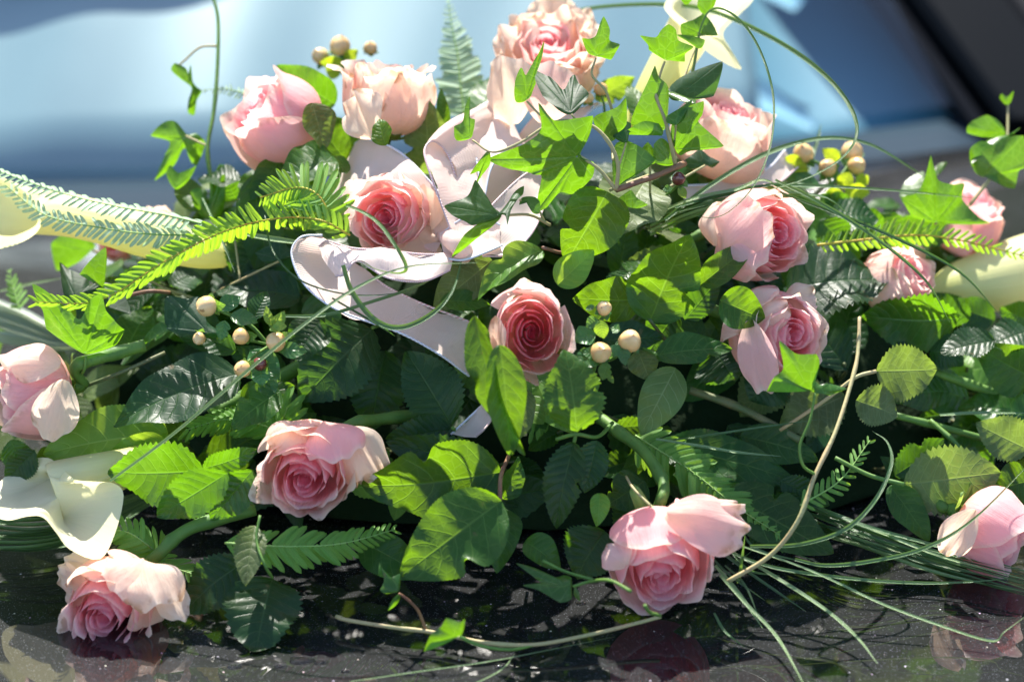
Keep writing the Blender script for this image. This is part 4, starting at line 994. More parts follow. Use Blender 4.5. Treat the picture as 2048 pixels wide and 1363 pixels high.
# ------------------------------------------------------------------ ivy
def IV(label, leaves, stems, cat='ivy'):
    root = sprig(label, cat, stems[0][0][0] if stems else (*leaves[0][0], .03), 'ivy trails', 'ivy_trail')
    for l in leaves: ivy(root, l[0], l[1], **l[2])
    for s in stems: pxtube('stem', root, s[0], s[1], s[2] if len(s) > 2 else 'twig', seg=7, bumps=s[3] if len(s) > 3 else None)
    return root
IV('ivy trail with a huge sunlit leaf arching over the bow from a cut twig', [
    ((1160, 312), [(1161, 310), (1180, 270), (1186, 232, 1), (1150, 240), (1106, 240), (1077, 209, 1), (1082, 262), (1050, 288), (975, 322, 1), (1027, 341), (1064, 349), (1083, 354), (1076, 390), (1073, 424, 1), (1097, 411), (1122, 384), (1150, 388), (1186, 352, 1), (1187, 325)], D(e=-6, d=.085, droop=.05, seed=1)),
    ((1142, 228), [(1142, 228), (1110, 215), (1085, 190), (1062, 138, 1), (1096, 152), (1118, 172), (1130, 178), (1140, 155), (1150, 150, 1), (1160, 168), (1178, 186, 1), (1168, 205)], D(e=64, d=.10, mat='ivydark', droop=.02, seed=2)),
    ((1052, 202), [(1052, 202), (1034, 204), (1030, 170), (1044, 136, 1), (1054, 150), (1075, 110), (1090, 82, 1), (1082, 120), (1070, 152), (1072, 170, 1), (1062, 192)], D(e=5, a=30, d=.09, droop=.05, seed=3)),
    ((940, 278), [(940, 278), (912, 282), (908, 255, 1), (925, 245), (930, 215), (940, 194, 1), (938, 225), (941, 236), (950, 240, 1), (947, 262)], D(e=8, d=.09, seed=4)),
    ((978, 302), [(978, 302), (958, 322), (940, 350, 1), (958, 345), (952, 368), (949, 380, 1), (962, 356), (980, 330)], D(e=0, d=.09, seed=5)),
    ((1232, 378), [(1232, 378), (1225, 330), (1232, 290), (1258, 284, 1), (1290, 300), (1310, 320, 1), (1290, 340), (1260, 352)], D(e=10, d=.055, seed=6, mat='ivy')),
    ((1222, 285), [(1222, 285), (1196, 265), (1186, 240, 1), (1205, 228), (1235, 215), (1252, 195, 1), (1254, 225), (1253, 250, 1), (1240, 270)], D(e=0, d=.075, seed=7)),
    ((1252, 285), [(1252, 285), (1225, 270), (1218, 248, 1), (1232, 238), (1262, 246, 1), (1258, 268)], D(e=40, d=.08, mat='ivydark', seed=8)),
    ], [([(1370, 326, .06), (1320, 348, .068), (1232, 380, .075)], (6, 5), 'brown', [.1, .6, .95]), ([(1232, 380, .075), (1236, 330, .085), (1218, 285, .092), (1180, 250, .095), (1110, 244, .095), (1040, 285, .092), (985, 304, .09), (945, 280, .088)], (4.5, 2.0), 'twig', [.3, .55, .8]),
        ([(1232, 380, .075), (1200, 340, .08), (1160, 312, .084)], (4, 3)), ([(1100, 246, .095), (1075, 225, .093), (1054, 203, .09)], (2.6, 2)), ([(1165, 250, .094), (1152, 240, .097), (1143, 229, .10)], (2.6, 2)), ([(1226, 320, .085), (1224, 300, .08), (1222, 286, .076)], (2.5, 2)), ([(1235, 340, .08), (1245, 310, .08), (1252, 286, .08)], 2)])
IV('upright ivy shoot with several bright leaves rising to the right of the top rose', [
    ((1330, 122), [(1330, 122), (1300, 104), (1296, 92), (1280, 72, 1), (1310, 76), (1322, 62), (1338, 50, 1), (1352, 62), (1358, 84), (1388, 98, 1), (1372, 112), (1370, 128, 1), (1350, 124)], D(e=-4, d=.095, seed=11)),
    ((1193, 114), [(1193, 114), (1176, 106), (1164, 78, 1), (1182, 78), (1192, 72), (1200, 50), (1208, 35, 1), (1220, 62), (1220, 84), (1240, 92, 1), (1232, 108), (1222, 122, 1), (1205, 116)], D(e=0, d=.085, seed=12)),
    ((1330, 262), [(1330, 262), (1290, 266), (1262, 250, 1), (1272, 215), (1298, 160), (1310, 132, 1), (1318, 155), (1336, 175), (1338, 210)], D(e=4, d=.07, seed=13)),
    ((1345, 200), [(1345, 200), (1338, 178), (1370, 150), (1446, 122, 1), (1440, 160), (1428, 192, 1), (1400, 198), (1380, 200)], D(e=20, d=.07, seed=14, mat='ivydark')),
    ((1350, 300), [(1350, 300), (1342, 262), (1362, 225), (1408, 208, 1), (1405, 235), (1396, 245), (1415, 265), (1448, 294, 1), (1420, 300), (1385, 302), (1362, 312, 1)], D(e=-4, d=.072, seed=15)),
    ((1388, 208), [(1388, 208), (1360, 200), (1330, 180, 1), (1350, 178), (1382, 192), (1392, 195, 1)], D(e=72, d=.085, seed=16)),
    ((1352, 250), [(1352, 250), (1334, 245), (1334, 232, 1), (1360, 216), (1386, 198, 1), (1376, 225), (1364, 244)], D(e=20, d=.088, seed=17)),
    ((1326, 272), [(1326, 272), (1290, 270), (1244, 270, 1), (1265, 255), (1290, 246), (1318, 252, 1)], D(e=-10, d=.08, seed=18)),
    ((1345, 330), [(1345, 330), (1310, 325), (1308, 290, 1), (1325, 278), (1345, 300)], D(e=6, d=.06, seed=19)),
    ((1400, 98), [(1400, 98), (1372, 82), (1352, 70, 1), (1380, 72), (1410, 80, 1)], D(e=10, d=.07, seed=20)),
    ((1412, 72), [(1412, 72), (1368, 74), (1362, 50, 1), (1390, 40), (1408, 30, 1), (1425, 48), (1436, 72, 1)], D(e=4, d=.06, seed=21)),
    ((1410, 30), [(1410, 30), (1395, 12), (1402, -14, 1), (1432, -12), (1430, 12, 1)], D(e=4, d=.06, seed=22)),
    ((1375, 10), [(1375, 10), (1364, 4), (1362, -10, 1), (1380, -12), (1386, -2, 1)], D(e=0, d=.06, seed=23))],
    [([(1352, 335, .06), (1342, 290, .075), (1330, 240, .082), (1312, 190, .085), (1320, 150, .09), (1330, 123, .094)], (4.5, 2.2), 'twig', [.3, .6]), ([(1225, 222, .07), (1210, 180, .078), (1184, 150, .082), (1192, 116, .085)], (3.2, 2)), ([(1345, 300, .07), (1350, 270, .08), (1352, 250, .088)], 2.2), ([(1385, 145, .055), (1395, 90, .06), (1402, 40, .06), (1412, 20, .058)], (3.4, 2.6)), ([(1395, 90, .06), (1385, 110, .06), (1370, 150, .062), (1355, 190, .065)], 2.4)])
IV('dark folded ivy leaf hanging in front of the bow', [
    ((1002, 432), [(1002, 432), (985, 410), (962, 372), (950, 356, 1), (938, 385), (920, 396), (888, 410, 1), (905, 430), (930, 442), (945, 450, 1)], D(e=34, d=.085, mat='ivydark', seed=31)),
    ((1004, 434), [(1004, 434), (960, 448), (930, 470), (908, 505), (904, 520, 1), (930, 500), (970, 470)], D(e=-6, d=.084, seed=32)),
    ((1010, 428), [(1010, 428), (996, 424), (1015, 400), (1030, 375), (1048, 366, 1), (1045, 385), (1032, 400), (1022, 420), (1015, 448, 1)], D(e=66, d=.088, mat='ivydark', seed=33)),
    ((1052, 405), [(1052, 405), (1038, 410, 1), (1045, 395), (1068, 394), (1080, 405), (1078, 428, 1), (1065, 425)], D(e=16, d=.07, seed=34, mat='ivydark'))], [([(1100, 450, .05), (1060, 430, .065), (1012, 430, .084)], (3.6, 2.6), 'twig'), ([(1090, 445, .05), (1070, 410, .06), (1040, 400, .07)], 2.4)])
IV('ivy trail with two big leaves striped by fern shadow at the far left', [
    ((172, 712), [(172, 712), (130, 695), (88, 668, 1), (80, 630), (60, 578, 1), (100, 596), (135, 625), (160, 640), (180, 600), (202, 590, 1), (212, 622), (228, 645), (247, 664, 1), (235, 690), (215, 705)], D(e=-4, d=.05, seed=41)),
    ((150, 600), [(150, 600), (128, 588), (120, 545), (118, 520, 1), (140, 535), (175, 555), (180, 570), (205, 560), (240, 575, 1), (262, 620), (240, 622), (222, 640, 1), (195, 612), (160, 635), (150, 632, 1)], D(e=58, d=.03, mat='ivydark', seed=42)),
    ((210, 580), [(210, 580), (175, 550), (158, 550, 1), (180, 522), (210, 497, 1), (212, 530), (206, 565)], D(e=0, d=.02, seed=43)),
    ((420, 668), [(420, 668), (380, 672), (330, 650, 1), (328, 600), (340, 588, 1), (370, 596), (395, 590), (408, 610), (415, 640), (455, 665, 1)], D(e=52, d=.03, mat='ivydark', seed=44)),
    ((340, 660), [(340, 660), (300, 680), (285, 690, 1), (292, 668), (318, 645), (330, 648), (342, 662, 1)], D(e=20, d=.03, seed=45))],
    [([(172, 712, .05), (168, 740, .045), (150, 760, .03)], (3, 3.6), 'stem'), ([(260, 590, .02), (300, 582, .02), (340, 585, .01)], 4, 'brown')])
IV('ivy shoot standing up against the windscreen at the left, cut by the top edge', [
    ((368, 274), [(372, 268), (350, 243), (325, 246), (301, 272, 1), (338, 284), (328, 312), (308, 362, 1), (346, 332), (366, 298), (378, 322), (391, 334, 1), (404, 305), (408, 284), (392, 268)], D(e=14, d=-.02, seed=51)),
    ((385, 175), [(385, 175), (362, 158), (344, 140), (350, 126, 1), (372, 136), (378, 150), (384, 130, 1), (390, 165), (408, 185, 1), (398, 205), (394, 232, 1), (380, 225), (382, 198)], D(e=10, a=30, d=-.02, seed=52)),
    ((350, 378), [(350, 378), (332, 350), (340, 330, 1), (358, 345), (392, 332, 1), (375, 362)], D(e=20, d=-.02, seed=53)),
    ((420, 440), [(420, 440), (392, 425), (380, 385), (400, 378, 1), (415, 410), (440, 355), (450, 352, 1), (450, 400), (440, 432)], D(e=10, d=-.03, seed=54))],
    [([(418, 430, -.03), (424, 380, -.025), (415, 300, -.02), (428, 220, -.02), (435, 130, -.02), (436, 40, -.02), (425, -10, -.02)], (4.5, 3.6), 'stem', [.3, .55]), ([(434, 92, -.02), (400, 95, -.02), (368, 122, -.02), (356, 132, -.02)], (3, 2), 'twig'), ([(372, 272, -.02), (400, 285, -.02), (412, 290, -.02)], 2.4)])
IV('blurred ivy leaf behind the left calla lily', [
    ((185, 500), [(185, 500), (150, 530), (112, 545, 1), (100, 500), (105, 485, 1), (135, 465), (170, 470), (190, 490, 1)], D(e=0, d=-.07, seed=61))], [([(185, 500, -.07), (230, 520, -.08), (260, 540, -.09)], 3)])
IV('ivy trail standing at the far right edge with a tiny tip leaf', [
    ((1965, 355), [(1965, 355), (1945, 335), (1942, 300), (1965, 285), (1990, 292), (2010, 280), (2050, 275, 1), (2058, 330), (2040, 345), (2030, 378, 1), (2005, 372), (1990, 350)], D(e=4, d=.0, seed=71)),
    ((2010, 270), [(2010, 270), (1970, 275), (1935, 268, 1), (1940, 250), (1975, 232, 1), (2000, 245)], D(e=0, d=.0, seed=72)),
    ((2012, 210), [(2012, 210), (2000, 198, 1), (2004, 188), (2014, 194), (2028, 182, 1), (2022, 204)], D(e=0, d=.0, seed=73)),
    ((2015, 272), [(2015, 272), (1960, 300), (1945, 320, 1), (1950, 295), (1975, 275), (2030, 262, 1), (2040, 254, 1)], D(e=70, d=.01, seed=74)),
    ((1870, 448), [(1870, 448), (1830, 440), (1805, 400, 1), (1830, 390), (1846, 370), (1862, 312, 1), (1870, 340), (1880, 365), (1910, 372), (1932, 374, 1), (1928, 405), (1960, 440), (1985, 456, 1), (1930, 455)], D(e=0, d=.0, seed=75)),
    ((1850, 400), [(1850, 400), (1815, 410), (1800, 385, 1), (1815, 355), (1848, 340, 1)], D(e=55, d=-.02, seed=76)),
    ((1872, 352), [(1872, 352), (1868, 342), (1878, 326), (1895, 322, 1), (1886, 338)], D(e=60, d=-.02, seed=77))],
    [([(1940, 410, -.01), (1985, 350, .0), (2012, 300, .002), (2016, 210, .0)], (4, 2.6), 'twig'), ([(1940, 410, -.01), (1900, 430, -.005), (1870, 448, .0)], 2.6)])
IV('long pale ivy stem slanting down at the right, one bright leaf on a hooked stalk', [
    ((1628, 785), [(1628, 785), (1590, 768), (1556, 758), (1535, 790, 1), (1548, 762), (1568, 745), (1560, 690, 1), (1590, 712), (1620, 715), (1634, 712, 1), (1640, 730), (1630, 750), (1624, 765)], D(e=-8, d=.085, seed=81)),
    ((1630, 786), [(1630, 786), (1625, 755, 1), (1640, 768), (1660, 766), (1695, 776, 1), (1675, 784), (1660, 790), (1645, 784)], D(e=30, d=.085, seed=82))],
    [([(1719, 634, .05), (1717, 690, .052), (1708, 745, .055), (1672, 860, .06), (1630, 950, .06), (1596, 1040, .055), (1540, 1110, .04), (1450, 1165, .03)], (3.8, 4.8), 'twig', [.12, .28, .5, .66]),
     ([(1630, 948, .06), (1606, 930, .066), (1600, 890, .072), (1620, 840, .08), (1630, 786, .085)], (3.2, 2.4), 'stem')])
IV('pale ivy runner lying on the bonnet with two small leaves, under the half open rose', [
    ((796, 1182), [(796, 1182), (770, 1186), (760, 1178, 1), (768, 1160), (762, 1134, 1), (782, 1152), (800, 1146, 1), (800, 1165)], D(e=30, d=.045, seed=91, mat='ivy')),
    ((798, 1188), [(798, 1188), (785, 1200), (775, 1222, 1), (790, 1212), (800, 1196)], D(e=0, d=.04, seed=92)),
    ((920, 1272), [(920, 1272), (895, 1275), (862, 1290), (847, 1312, 1), (860, 1278), (880, 1262), (892, 1242, 1), (918, 1246), (930, 1240, 1), (926, 1262)], D(e=-8, d=5.03, seed=93))],
    [([(672, 1232, 5.008), (700, 1240, 5.008), (790, 1254, 5.008), (870, 1264, 5.008), (970, 1284, 5.008), (1070, 1288, 5.008), (1180, 1268, 5.010), (1270, 1246, 5.012), (1322, 1232, 5.014)], (4.4, 4), 'twig', [.05, .3, .55]),
     ([(852, 1258, 5.008), (836, 1220, 5.02), (815, 1198, 5.03), (798, 1186, 5.035)], (3.4, 2.4), 'brown'), ([(920, 1272, 5.012), (960, 1290, 5.007), (1020, 1298, 5.006), (1070, 1288, 5.008)], (4, 3.4), 'stem')])
IV('grey green ivy leaf on a stalk lying left of the half open rose', [
    ((1144, 1172), [(1144, 1172), (1142, 1196), (1120, 1202, 1), (1075, 1178), (1046, 1168, 1), (1080, 1162), (1065, 1148), (1032, 1120, 1), (1075, 1132), (1110, 1148), (1130, 1144), (1143, 1150, 1)], D(e=50, d=.05, seed=101, mat='ivy')),
    ((1150, 1172), [(1150, 1172), (1148, 1190), (1160, 1202, 1), (1158, 1185)], D(e=20, d=.05, seed=102))],
    [([(1146, 1172, .05), (1180, 1162, .055), (1220, 1160, .075), (1262, 1182, .082)], (3, 3.4), 'stem'), ([(1085, 1120, .04), (1130, 1142, .04), (1185, 1158, .05)], 3.4, 'stem'), ([(1290, 1210, .08), (1300, 1224, .07), (1320, 1230, .055)], 4, 'stem')])

SP('bright leaves and haze of green between the calla and the right roses', 'leaf sprig', [(1990, 640, 1900, 610, 70, 30, R_, D(d=-.03)), (2060, 640, 2000, 620, 60, 10, R_, D(d=-.02, mat='bright2')), (1760, 430, 1830, 500, 60, 20, S_, D(d=-.04, mat='bright2')), (1700, 420, 1640, 390, 50, 10, S_, D(d=-.03, mat='bright2')), (1920, 520, 1960, 470, 60, 30, R_, D(d=-.07)), (1780, 640, 1850, 680, 80, 30, R_, D(d=-.01)), (1860, 700, 1930, 720, 70, 60, R_, D(d=.0))])
IV('small leafy ivy tuft filling the gap under the upright shoot', [
    ((1300, 330), [(1300, 330), (1272, 330), (1258, 312, 1), (1278, 304), (1296, 285, 1), (1312, 304), (1325, 318, 1)], D(e=10, d=.05, seed=111)),
    ((1410, 330), [(1410, 330), (1385, 338), (1362, 326, 1), (1380, 312), (1400, 296, 1), (1418, 310), (1440, 322, 1), (1425, 334)], D(e=30, d=.03, seed=112, mat='ivydark')),
    ((1265, 420), [(1265, 420), (1240, 425), (1222, 412, 1), (1240, 395), (1262, 380, 1), (1275, 396), (1296, 410, 1)], D(e=14, d=.04, seed=113))], [([(1300, 400, .03), (1300, 360, .045), (1300, 331, .05)], 2.6), ([(1300, 400, .03), (1360, 360, .03), (1410, 331, .03)], 2.4), ([(1300, 400, .03), (1265, 421, .04)], 2.2)])
IV('dim ivy leaves in the left interior beneath the fern frond', [
    ((300, 560), [(300, 560), (270, 565), (250, 545, 1), (275, 530), (300, 505, 1), (316, 530), (345, 545, 1), (325, 560)], D(e=40, d=.0, seed=121)),
    ((560, 520), [(560, 520), (530, 525), (510, 505, 1), (535, 492), (558, 470, 1), (575, 492), (600, 508, 1)], D(e=30, d=.01, seed=122, mat='ivydark')),
    ((470, 480), [(470, 480), (440, 470), (430, 440, 1), (455, 436), (475, 415, 1), (488, 440), (510, 455, 1), (492, 474)], D(e=10, d=.0, seed=123))], [([(400, 600, -.02), (340, 580, -.01), (300, 561, .0)], 2.6), ([(400, 600, -.02), (480, 560, .0), (560, 521, .01)], 2.4), ([(480, 560, .0), (470, 481, .0)], 2.2)])
# ------------------------------------------------------------------ ferns
fern('backlit fern frond reaching forward from the left of the bow, its near tip blurred', [(700, 470, .08), (640, 440, .092), (560, 436, .08), (450, 462, .062), (330, 522, .054), (200, 600, .066), (70, 604, .10)], 50, 50, 2, 0, 'fern', 'rachis', 2.2, 58, 1, taper=(.7, 1, .5), wk=1.2)
fern('short fan of fern with an orange rachis at the left of the bow', [(655, 452, .085), (652, 415, .09), (630, 385, .092), (590, 375, .09), (520, 395, .085)], 78, 22, 20, 10, 'fern', 'rachis', 3, 70, 2, taper=(.8, 1, .3), wk=.8)
fern('fern frond with pale painted gloss over the left calla lily, upper one', [(420, 452, .03), (330, 430, .05), (230, 412, .06), (120, 385, .07), (-10, 340, .08)], 34, 34, 66, 0, 'fernlit', 'rachisg', 2, 60, 3, taper=(1, 1, .8), wk=1.05)
fern('fern frond with pale painted gloss over the left calla lily, lower one', [(400, 470, .03), (300, 468, .05), (200, 455, .06), (90, 430, .07), (10, 370, .08)], 36, 34, 40, 0, 'fernlit', 'rachisg', 2, 62, 4, taper=(1, 1, .7), wk=1.05)
fern('fern frond, pale haze in its colour, standing upright behind the top row', [(930, 240, -.06), (922, 180, -.06), (915, 110, -.06), (905, 60, -.06), (896, 0, -.06)], 54, 26, 8, 0, 'fernlit', 'rachisg', 2.4, 76, 5, taper=(1, 1, .15), wk=1.2)
fern('yellow green fern frond pointing right under the blurred roses', [(1635, 490, .02), (1720, 480, .02), (1830, 470, .02), (1930, 482, .02), (2060, 515, .02)], 44, 30, 8, 0, 'fern', 'rachis', 3, 58, 6, taper=(.5, 1, .4))
fern('dark fern frond hanging below the striped rose', [(450, 1085, .04), (520, 1090, .04), (600, 1092, .035), (690, 1085, .03), (790, 1058, .02)], 66, 26, 40, 0, 'fern', 'rachisg', 3, 58, 7, taper=(.6, 1, .35))
fern('fern frond between the white calla lily and the sunlit rose', [(330, 1120, .02), (290, 1085, .035), (250, 1062, .04), (195, 1060, .045)], 56, 13, 55, -10, 'fern', 'rachisg', 2.6, 66, 8, taper=(1, 1, .5))
fern('small fern frond right of the sunlit rose stem', [(300, 1110, .02), (350, 1135, .02), (410, 1155, .02)], 48, 11, 60, 0, 'fern', 'rachisg', 2.4, 66, 9, taper=(1, 1, .6))
fern('shaded fern frond above the striped rose', [(590, 880, .01), (520, 848, .012), (450, 838, .012), (370, 860, .012)], 62, 18, 40, 0, 'fern', 'rachisg', 2.6, 52, 10, taper=(.7, 1, .5))
fern('upright shaded fern tips left of the striped rose', [(540, 890, .0), (560, 850, .005), (575, 815, .01)], 70, 7, 35, 0, 'fern', 'rachisg', 2.4, 40, 11, taper=(1, 1, .7))
fern('dim fern frond behind the half open rose', [(1270, 870, -.005), (1380, 940, -.005), (1470, 1010, .0), (1560, 1070, .0)], 76, 22, 40, 0, 'fern', 'rachisg', 2.6, 62, 12, taper=(.8, 1, .5))
fern('dim fern tips right of the long ivy stem', [(1600, 1010, .01), (1680, 960, .01), (1740, 880, .01)], 40, 14, 30, 0, 'fern', 'rachisg', 2.4, 55, 13, taper=(.8, 1, .5))
fern('small blurred fern at the far left edge', [(40, 620, -.05), (28, 580, -.05), (18, 540, -.05)], 34, 8, 20, 0, 'fern', 'rachisg', 2, 50, 14, taper=(1, 1, .3))
fern('thin fern tip behind the tilted bud', [(500, 190, -.03), (450, 178, -.03), (400, 182, -.03)], 18, 12, 40, 0, 'fernlit', 'rachisg', 1.6, 60, 15, taper=(1, 1, .4))
fern('dim fern frond in the shade under the berries', [(1200, 760, -.02), (1120, 790, -.02), (1060, 850, -.015)], 70, 12, 35, 0, 'fern', 'rachisg', 2.4, 60, 16, taper=(1, 1, .6))
# ------------------------------------------------------------------ callas
calla2('long yellow calla lily lying at the upper left under the glossy pale ferns', [(470, 518, -.02, 18), (400, 502, -.005, 38), (300, 472, .005, 48), (200, 446, .015, 44), (115, 428, .02, 46)],
    [(-60, 326, .03), (-10, 348, .04), (25, 366, .045), (62, 398, .04), (82, 440, .04), (72, 466, .05), (40, 486, .06), (2, 497, .06), (-45, 500, .05), (-100, 468, .03), (-105, 390, .03)], 1, .7)
calla2('white calla lily with wavy flared mouth at the lower left', [(345, 898, .01, 20), (290, 918, .015, 34), (225, 945, .02, 50), (160, 968, .025, 62), (110, 985, .03, 66)],
    [(200, 1117, .058), (232, 1060, .05), (247, 990, .045), (228, 966, .048), (185, 962, .056), (150, 958, .058), (126, 938, .045), (96, 915, .03), (48, 922, .025), (10, 952, .028), (-22, 992, .04), (-18, 1026, .058), (15, 1040, .068), (55, 1032, .072), (86, 1034, .074), (112, 1064, .074), (140, 1098, .068)], 3, .0)
calla2('pale calla lily rising at the top right behind the ivy', [(1262, 255, -.02, 20), (1300, 190, -.02, 34), (1345, 120, -.02, 44), (1380, 60, -.01, 50)],
    [(1330, 6, .0), (1338, 30, .01), (1372, 62, .02), (1420, 108, .015), (1482, 140, .0), (1462, 100, .0), (1446, 66, -.01), (1478, 30, -.02), (1506, -8, -.03), (1440, -40, -.04), (1370, -30, -.03)], 2, .25)
calla2('blurred yellow calla lily at the right edge', [(1850, 590, -.06, 8), (1898, 578, -.06, 44), (1960, 565, -.06, 62), (2050, 548, -.06, 80)],
    [(2090, 420, -.06), (2140, 440, -.03), (2150, 540, .0), (2130, 640, -.02), (2085, 665, -.06), (2070, 620, -.10), (2068, 480, -.11)], 4, .45)
# ------------------------------------------------------------------ hypericum
def hyp(label, bs, stems, leaves=(), stars=()):
    root = empty('hypericum_sprig', P(*stems[0][0][0]), label, 'hypericum', 'hypericum berry sprigs')
    for b in bs: berry(root, *b[:4], *(b[4:]))
    for s in stems: pxtube('stalk', root, s[0], s[1], s[2] if len(s) > 2 else 'stem', seg=6)
    for l in leaves: ovate(root, *l[:7], **l[7])
    return root
H_ = 'hyper'
hyp('hypericum sprig with four cream berries and one dark one under the left of the bow', [
    (412, 612, 21, .055, (-.55, .25, .6), 'berry', 1), (481, 673, 17, .05, (-.5, .3, .7), 'berry', 2), (551, 683, 20, .05, (-.6, .1, .6), 'berry', 3), (484, 738, 17, .055, (-.5, .1, .7), 'berry', 4), (519, 727, 14, .05, (-.6, .0, .7), 'darkberry', 5), (398, 677, 13, .03, (-.2, .6, .6), 'berry', 6)],
    [([(600, 720, .01), (540, 690, .03), (500, 650, .04), (440, 620, .05)], 4), ([(540, 690, .03), (510, 710, .045), (490, 730, .05)], 3), ([(540, 690, .03), (500, 680, .045)], 3), ([(540, 690, .03), (552, 660, .045), (540, 650, .055)], 3)],
    [(440, 620, 480, 590, 36, 50, H_, D(d=.05)), (460, 630, 515, 640, 34, 55, H_, D(d=.05)), (560, 700, 614, 700, 34, 40, H_, D(d=.045)), (520, 735, 525, 770, 40, 40, H_, D(d=.045)), (530, 740, 540, 800, 42, 40, H_, D(d=.03)), (505, 640, 535, 580, 44, 40, H_, D(d=.03, mat='roseleaf')), (450, 640, 440, 680, 30, 30, H_, D(d=.045)), (500, 700, 560, 760, 60, 40, H_, D(d=.02)),
     (545, 652, 530, 615, 20, -5, H_, D(d=.06, mat='sepal')), (545, 652, 570, 625, 26, 0, H_, D(d=.06, mat='sepal')), (545, 652, 574, 652, 20, 40, H_, D(d=.06, mat='sepal')), (545, 652, 552, 664, 18, 60, H_, D(d=.06, mat='sepal'))])
hyp('hypericum sprig with three cream berries right of the centre rose', [
    (1209, 616, 15, .075, (.3, -.4, .8), 'berry', 7), (1260, 681, 23, .075, (.2, -.4, .8), 'berry', 8), (1202, 704, 21, .078, (.25, -.25, .9), 'berry', 9)],
    [([(1170, 780, .02), (1190, 730, .05), (1186, 680, .06), (1205, 635, .07)], 4), ([(1190, 730, .05), (1230, 715, .065), (1250, 695, .07)], 3)],
    [(1196, 640, 1172, 652, 28, 35, H_, D(d=.075)), (1200, 640, 1208, 678, 30, 10, H_, D(d=.08, mat='bright')), (1190, 665, 1148, 680, 40, 60, H_, D(d=.07)), (1190, 700, 1155, 735, 44, 45, H_, D(d=.07)), (1240, 690, 1218, 715, 24, 40, H_, D(d=.075)), (1245, 695, 1252, 730, 26, 40, H_, D(d=.075)), (1215, 725, 1205, 760, 28, 30, H_, D(d=.075, mat='sepal')), (1215, 750, 1228, 765, 12, 40, H_, D(d=.07, mat='sepal')), (1240, 660, 1222, 655, 20, 60, H_, D(d=.078)), (1185, 620, 1175, 610, 18, 60, H_, D(d=.075))])
hyp('blurred hypericum sprig at the top left behind the ruffled rose', [
    (640, 112, 17, -.05, (-.4, -.5, .6), 'berry', 10), (680, 92, 21, -.04, (.2, -.8, .5), 'berry', 11), (741, 96, 14, -.05, (.0, -.7, .6), 'berry', 12)],
    [([(690, 200, -.05), (690, 150, -.045), (682, 112, -.04)], 4), ([(690, 150, -.045), (660, 130, -.05), (645, 120, -.05)], 3)],
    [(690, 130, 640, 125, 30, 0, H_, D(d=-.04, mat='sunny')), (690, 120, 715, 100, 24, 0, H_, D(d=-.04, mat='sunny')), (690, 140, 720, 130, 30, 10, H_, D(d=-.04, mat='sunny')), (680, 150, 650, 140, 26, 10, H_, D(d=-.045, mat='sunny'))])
hyp('blurred hypericum sprig at the right under the big grass arc', [
    (1606, 306, 21, -.03, (-.2, -.6, .7), 'berry', 13), (1655, 335, 18, -.03, (-.3, -.3, .7), 'berry', 14), (1704, 304, 22, -.04, (.2, -.6, .7), 'berry', 15), (1714, 331, 18, -.03, (.3, -.2, .8), 'berry', 16)],
    [([(1660, 420, -.04), (1662, 370, -.035), (1640, 330, -.03), (1612, 318, -.03)], 4), ([(1662, 370, -.035), (1690, 340, -.035), (1704, 315, -.04)], 3)],
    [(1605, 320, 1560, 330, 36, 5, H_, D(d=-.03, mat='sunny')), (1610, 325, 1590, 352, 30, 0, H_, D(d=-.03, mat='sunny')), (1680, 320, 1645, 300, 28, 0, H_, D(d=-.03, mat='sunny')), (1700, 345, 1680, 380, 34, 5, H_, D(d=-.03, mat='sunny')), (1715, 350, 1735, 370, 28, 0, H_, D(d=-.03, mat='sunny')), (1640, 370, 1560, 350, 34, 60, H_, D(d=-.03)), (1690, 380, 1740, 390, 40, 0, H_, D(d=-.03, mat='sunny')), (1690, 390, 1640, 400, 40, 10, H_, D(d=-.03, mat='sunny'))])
hyp('single dark berry with yellowed sepals at the cut ivy twig', [(1357, 357, 14, .06, (-.1, -.3, .8), 'darkberry', 17)], [([(1320, 400, .03), (1345, 380, .045), (1356, 368, .055)], 3)], [(1345, 375, 1325, 380, 16, 40, H_, D(d=.055)), (1358, 372, 1372, 398, 18, 10, H_, D(d=.055, mat='sepal'))])
hyp('two small yellow berries half hidden beside the top rose', [(1202, 178, 14, .0, (.1, -.5, .8), 'berry', 18), (1176, 195, 12, .0, (.1, -.3, .8), 'berry', 19)], [([(1210, 240, -.01), (1208, 210, .0), (1203, 192, .0)], 3)])
# ------------------------------------------------------------------ ribbon bow
bow = empty('ribbon_bow', P(900, 470, .03), 'white ribbon bow with pink and pale blue stitched edges in the middle of the heap', 'ribbon bow')
ribbon_strip(bow, [(912, 432, .035), (862, 366, .035), (800, 305, .03), (737, 279, .015), (706, 296, -.02), (716, 345, -.04)],
    [(872, 505, .035), (800, 475, .04), (730, 440, .035), (676, 392, .018), (664, 405, -.015), (700, 440, -.04)], bulge=.04)
ribbon_strip(bow, [(906, 470, .055), (884, 412, .06), (858, 340, .064), (849, 300, .062), (866, 282, .056), (893, 305, .046), (914, 365, .038), (930, 455, .02)],
    [(962, 486, .035), (962, 410, .035), (955, 330, .03), (938, 258, .025), (975, 205, .01), (1022, 240, -.01), (1040, 320, -.02), (1050, 430, -.03)], cords=('pinkcord', 'bluecord'), bulge=.05)
ribbon_strip(bow, [(925, 250, .022), (950, 218, .018), (985, 203, .012), (1015, 222, .0), (1034, 285, -.02)], [(968, 400, .03), (985, 330, .03), (1030, 290, .02), (1065, 310, .005), (1070, 380, -.02)], cords=(None, 'bluecord'), bulge=.05)
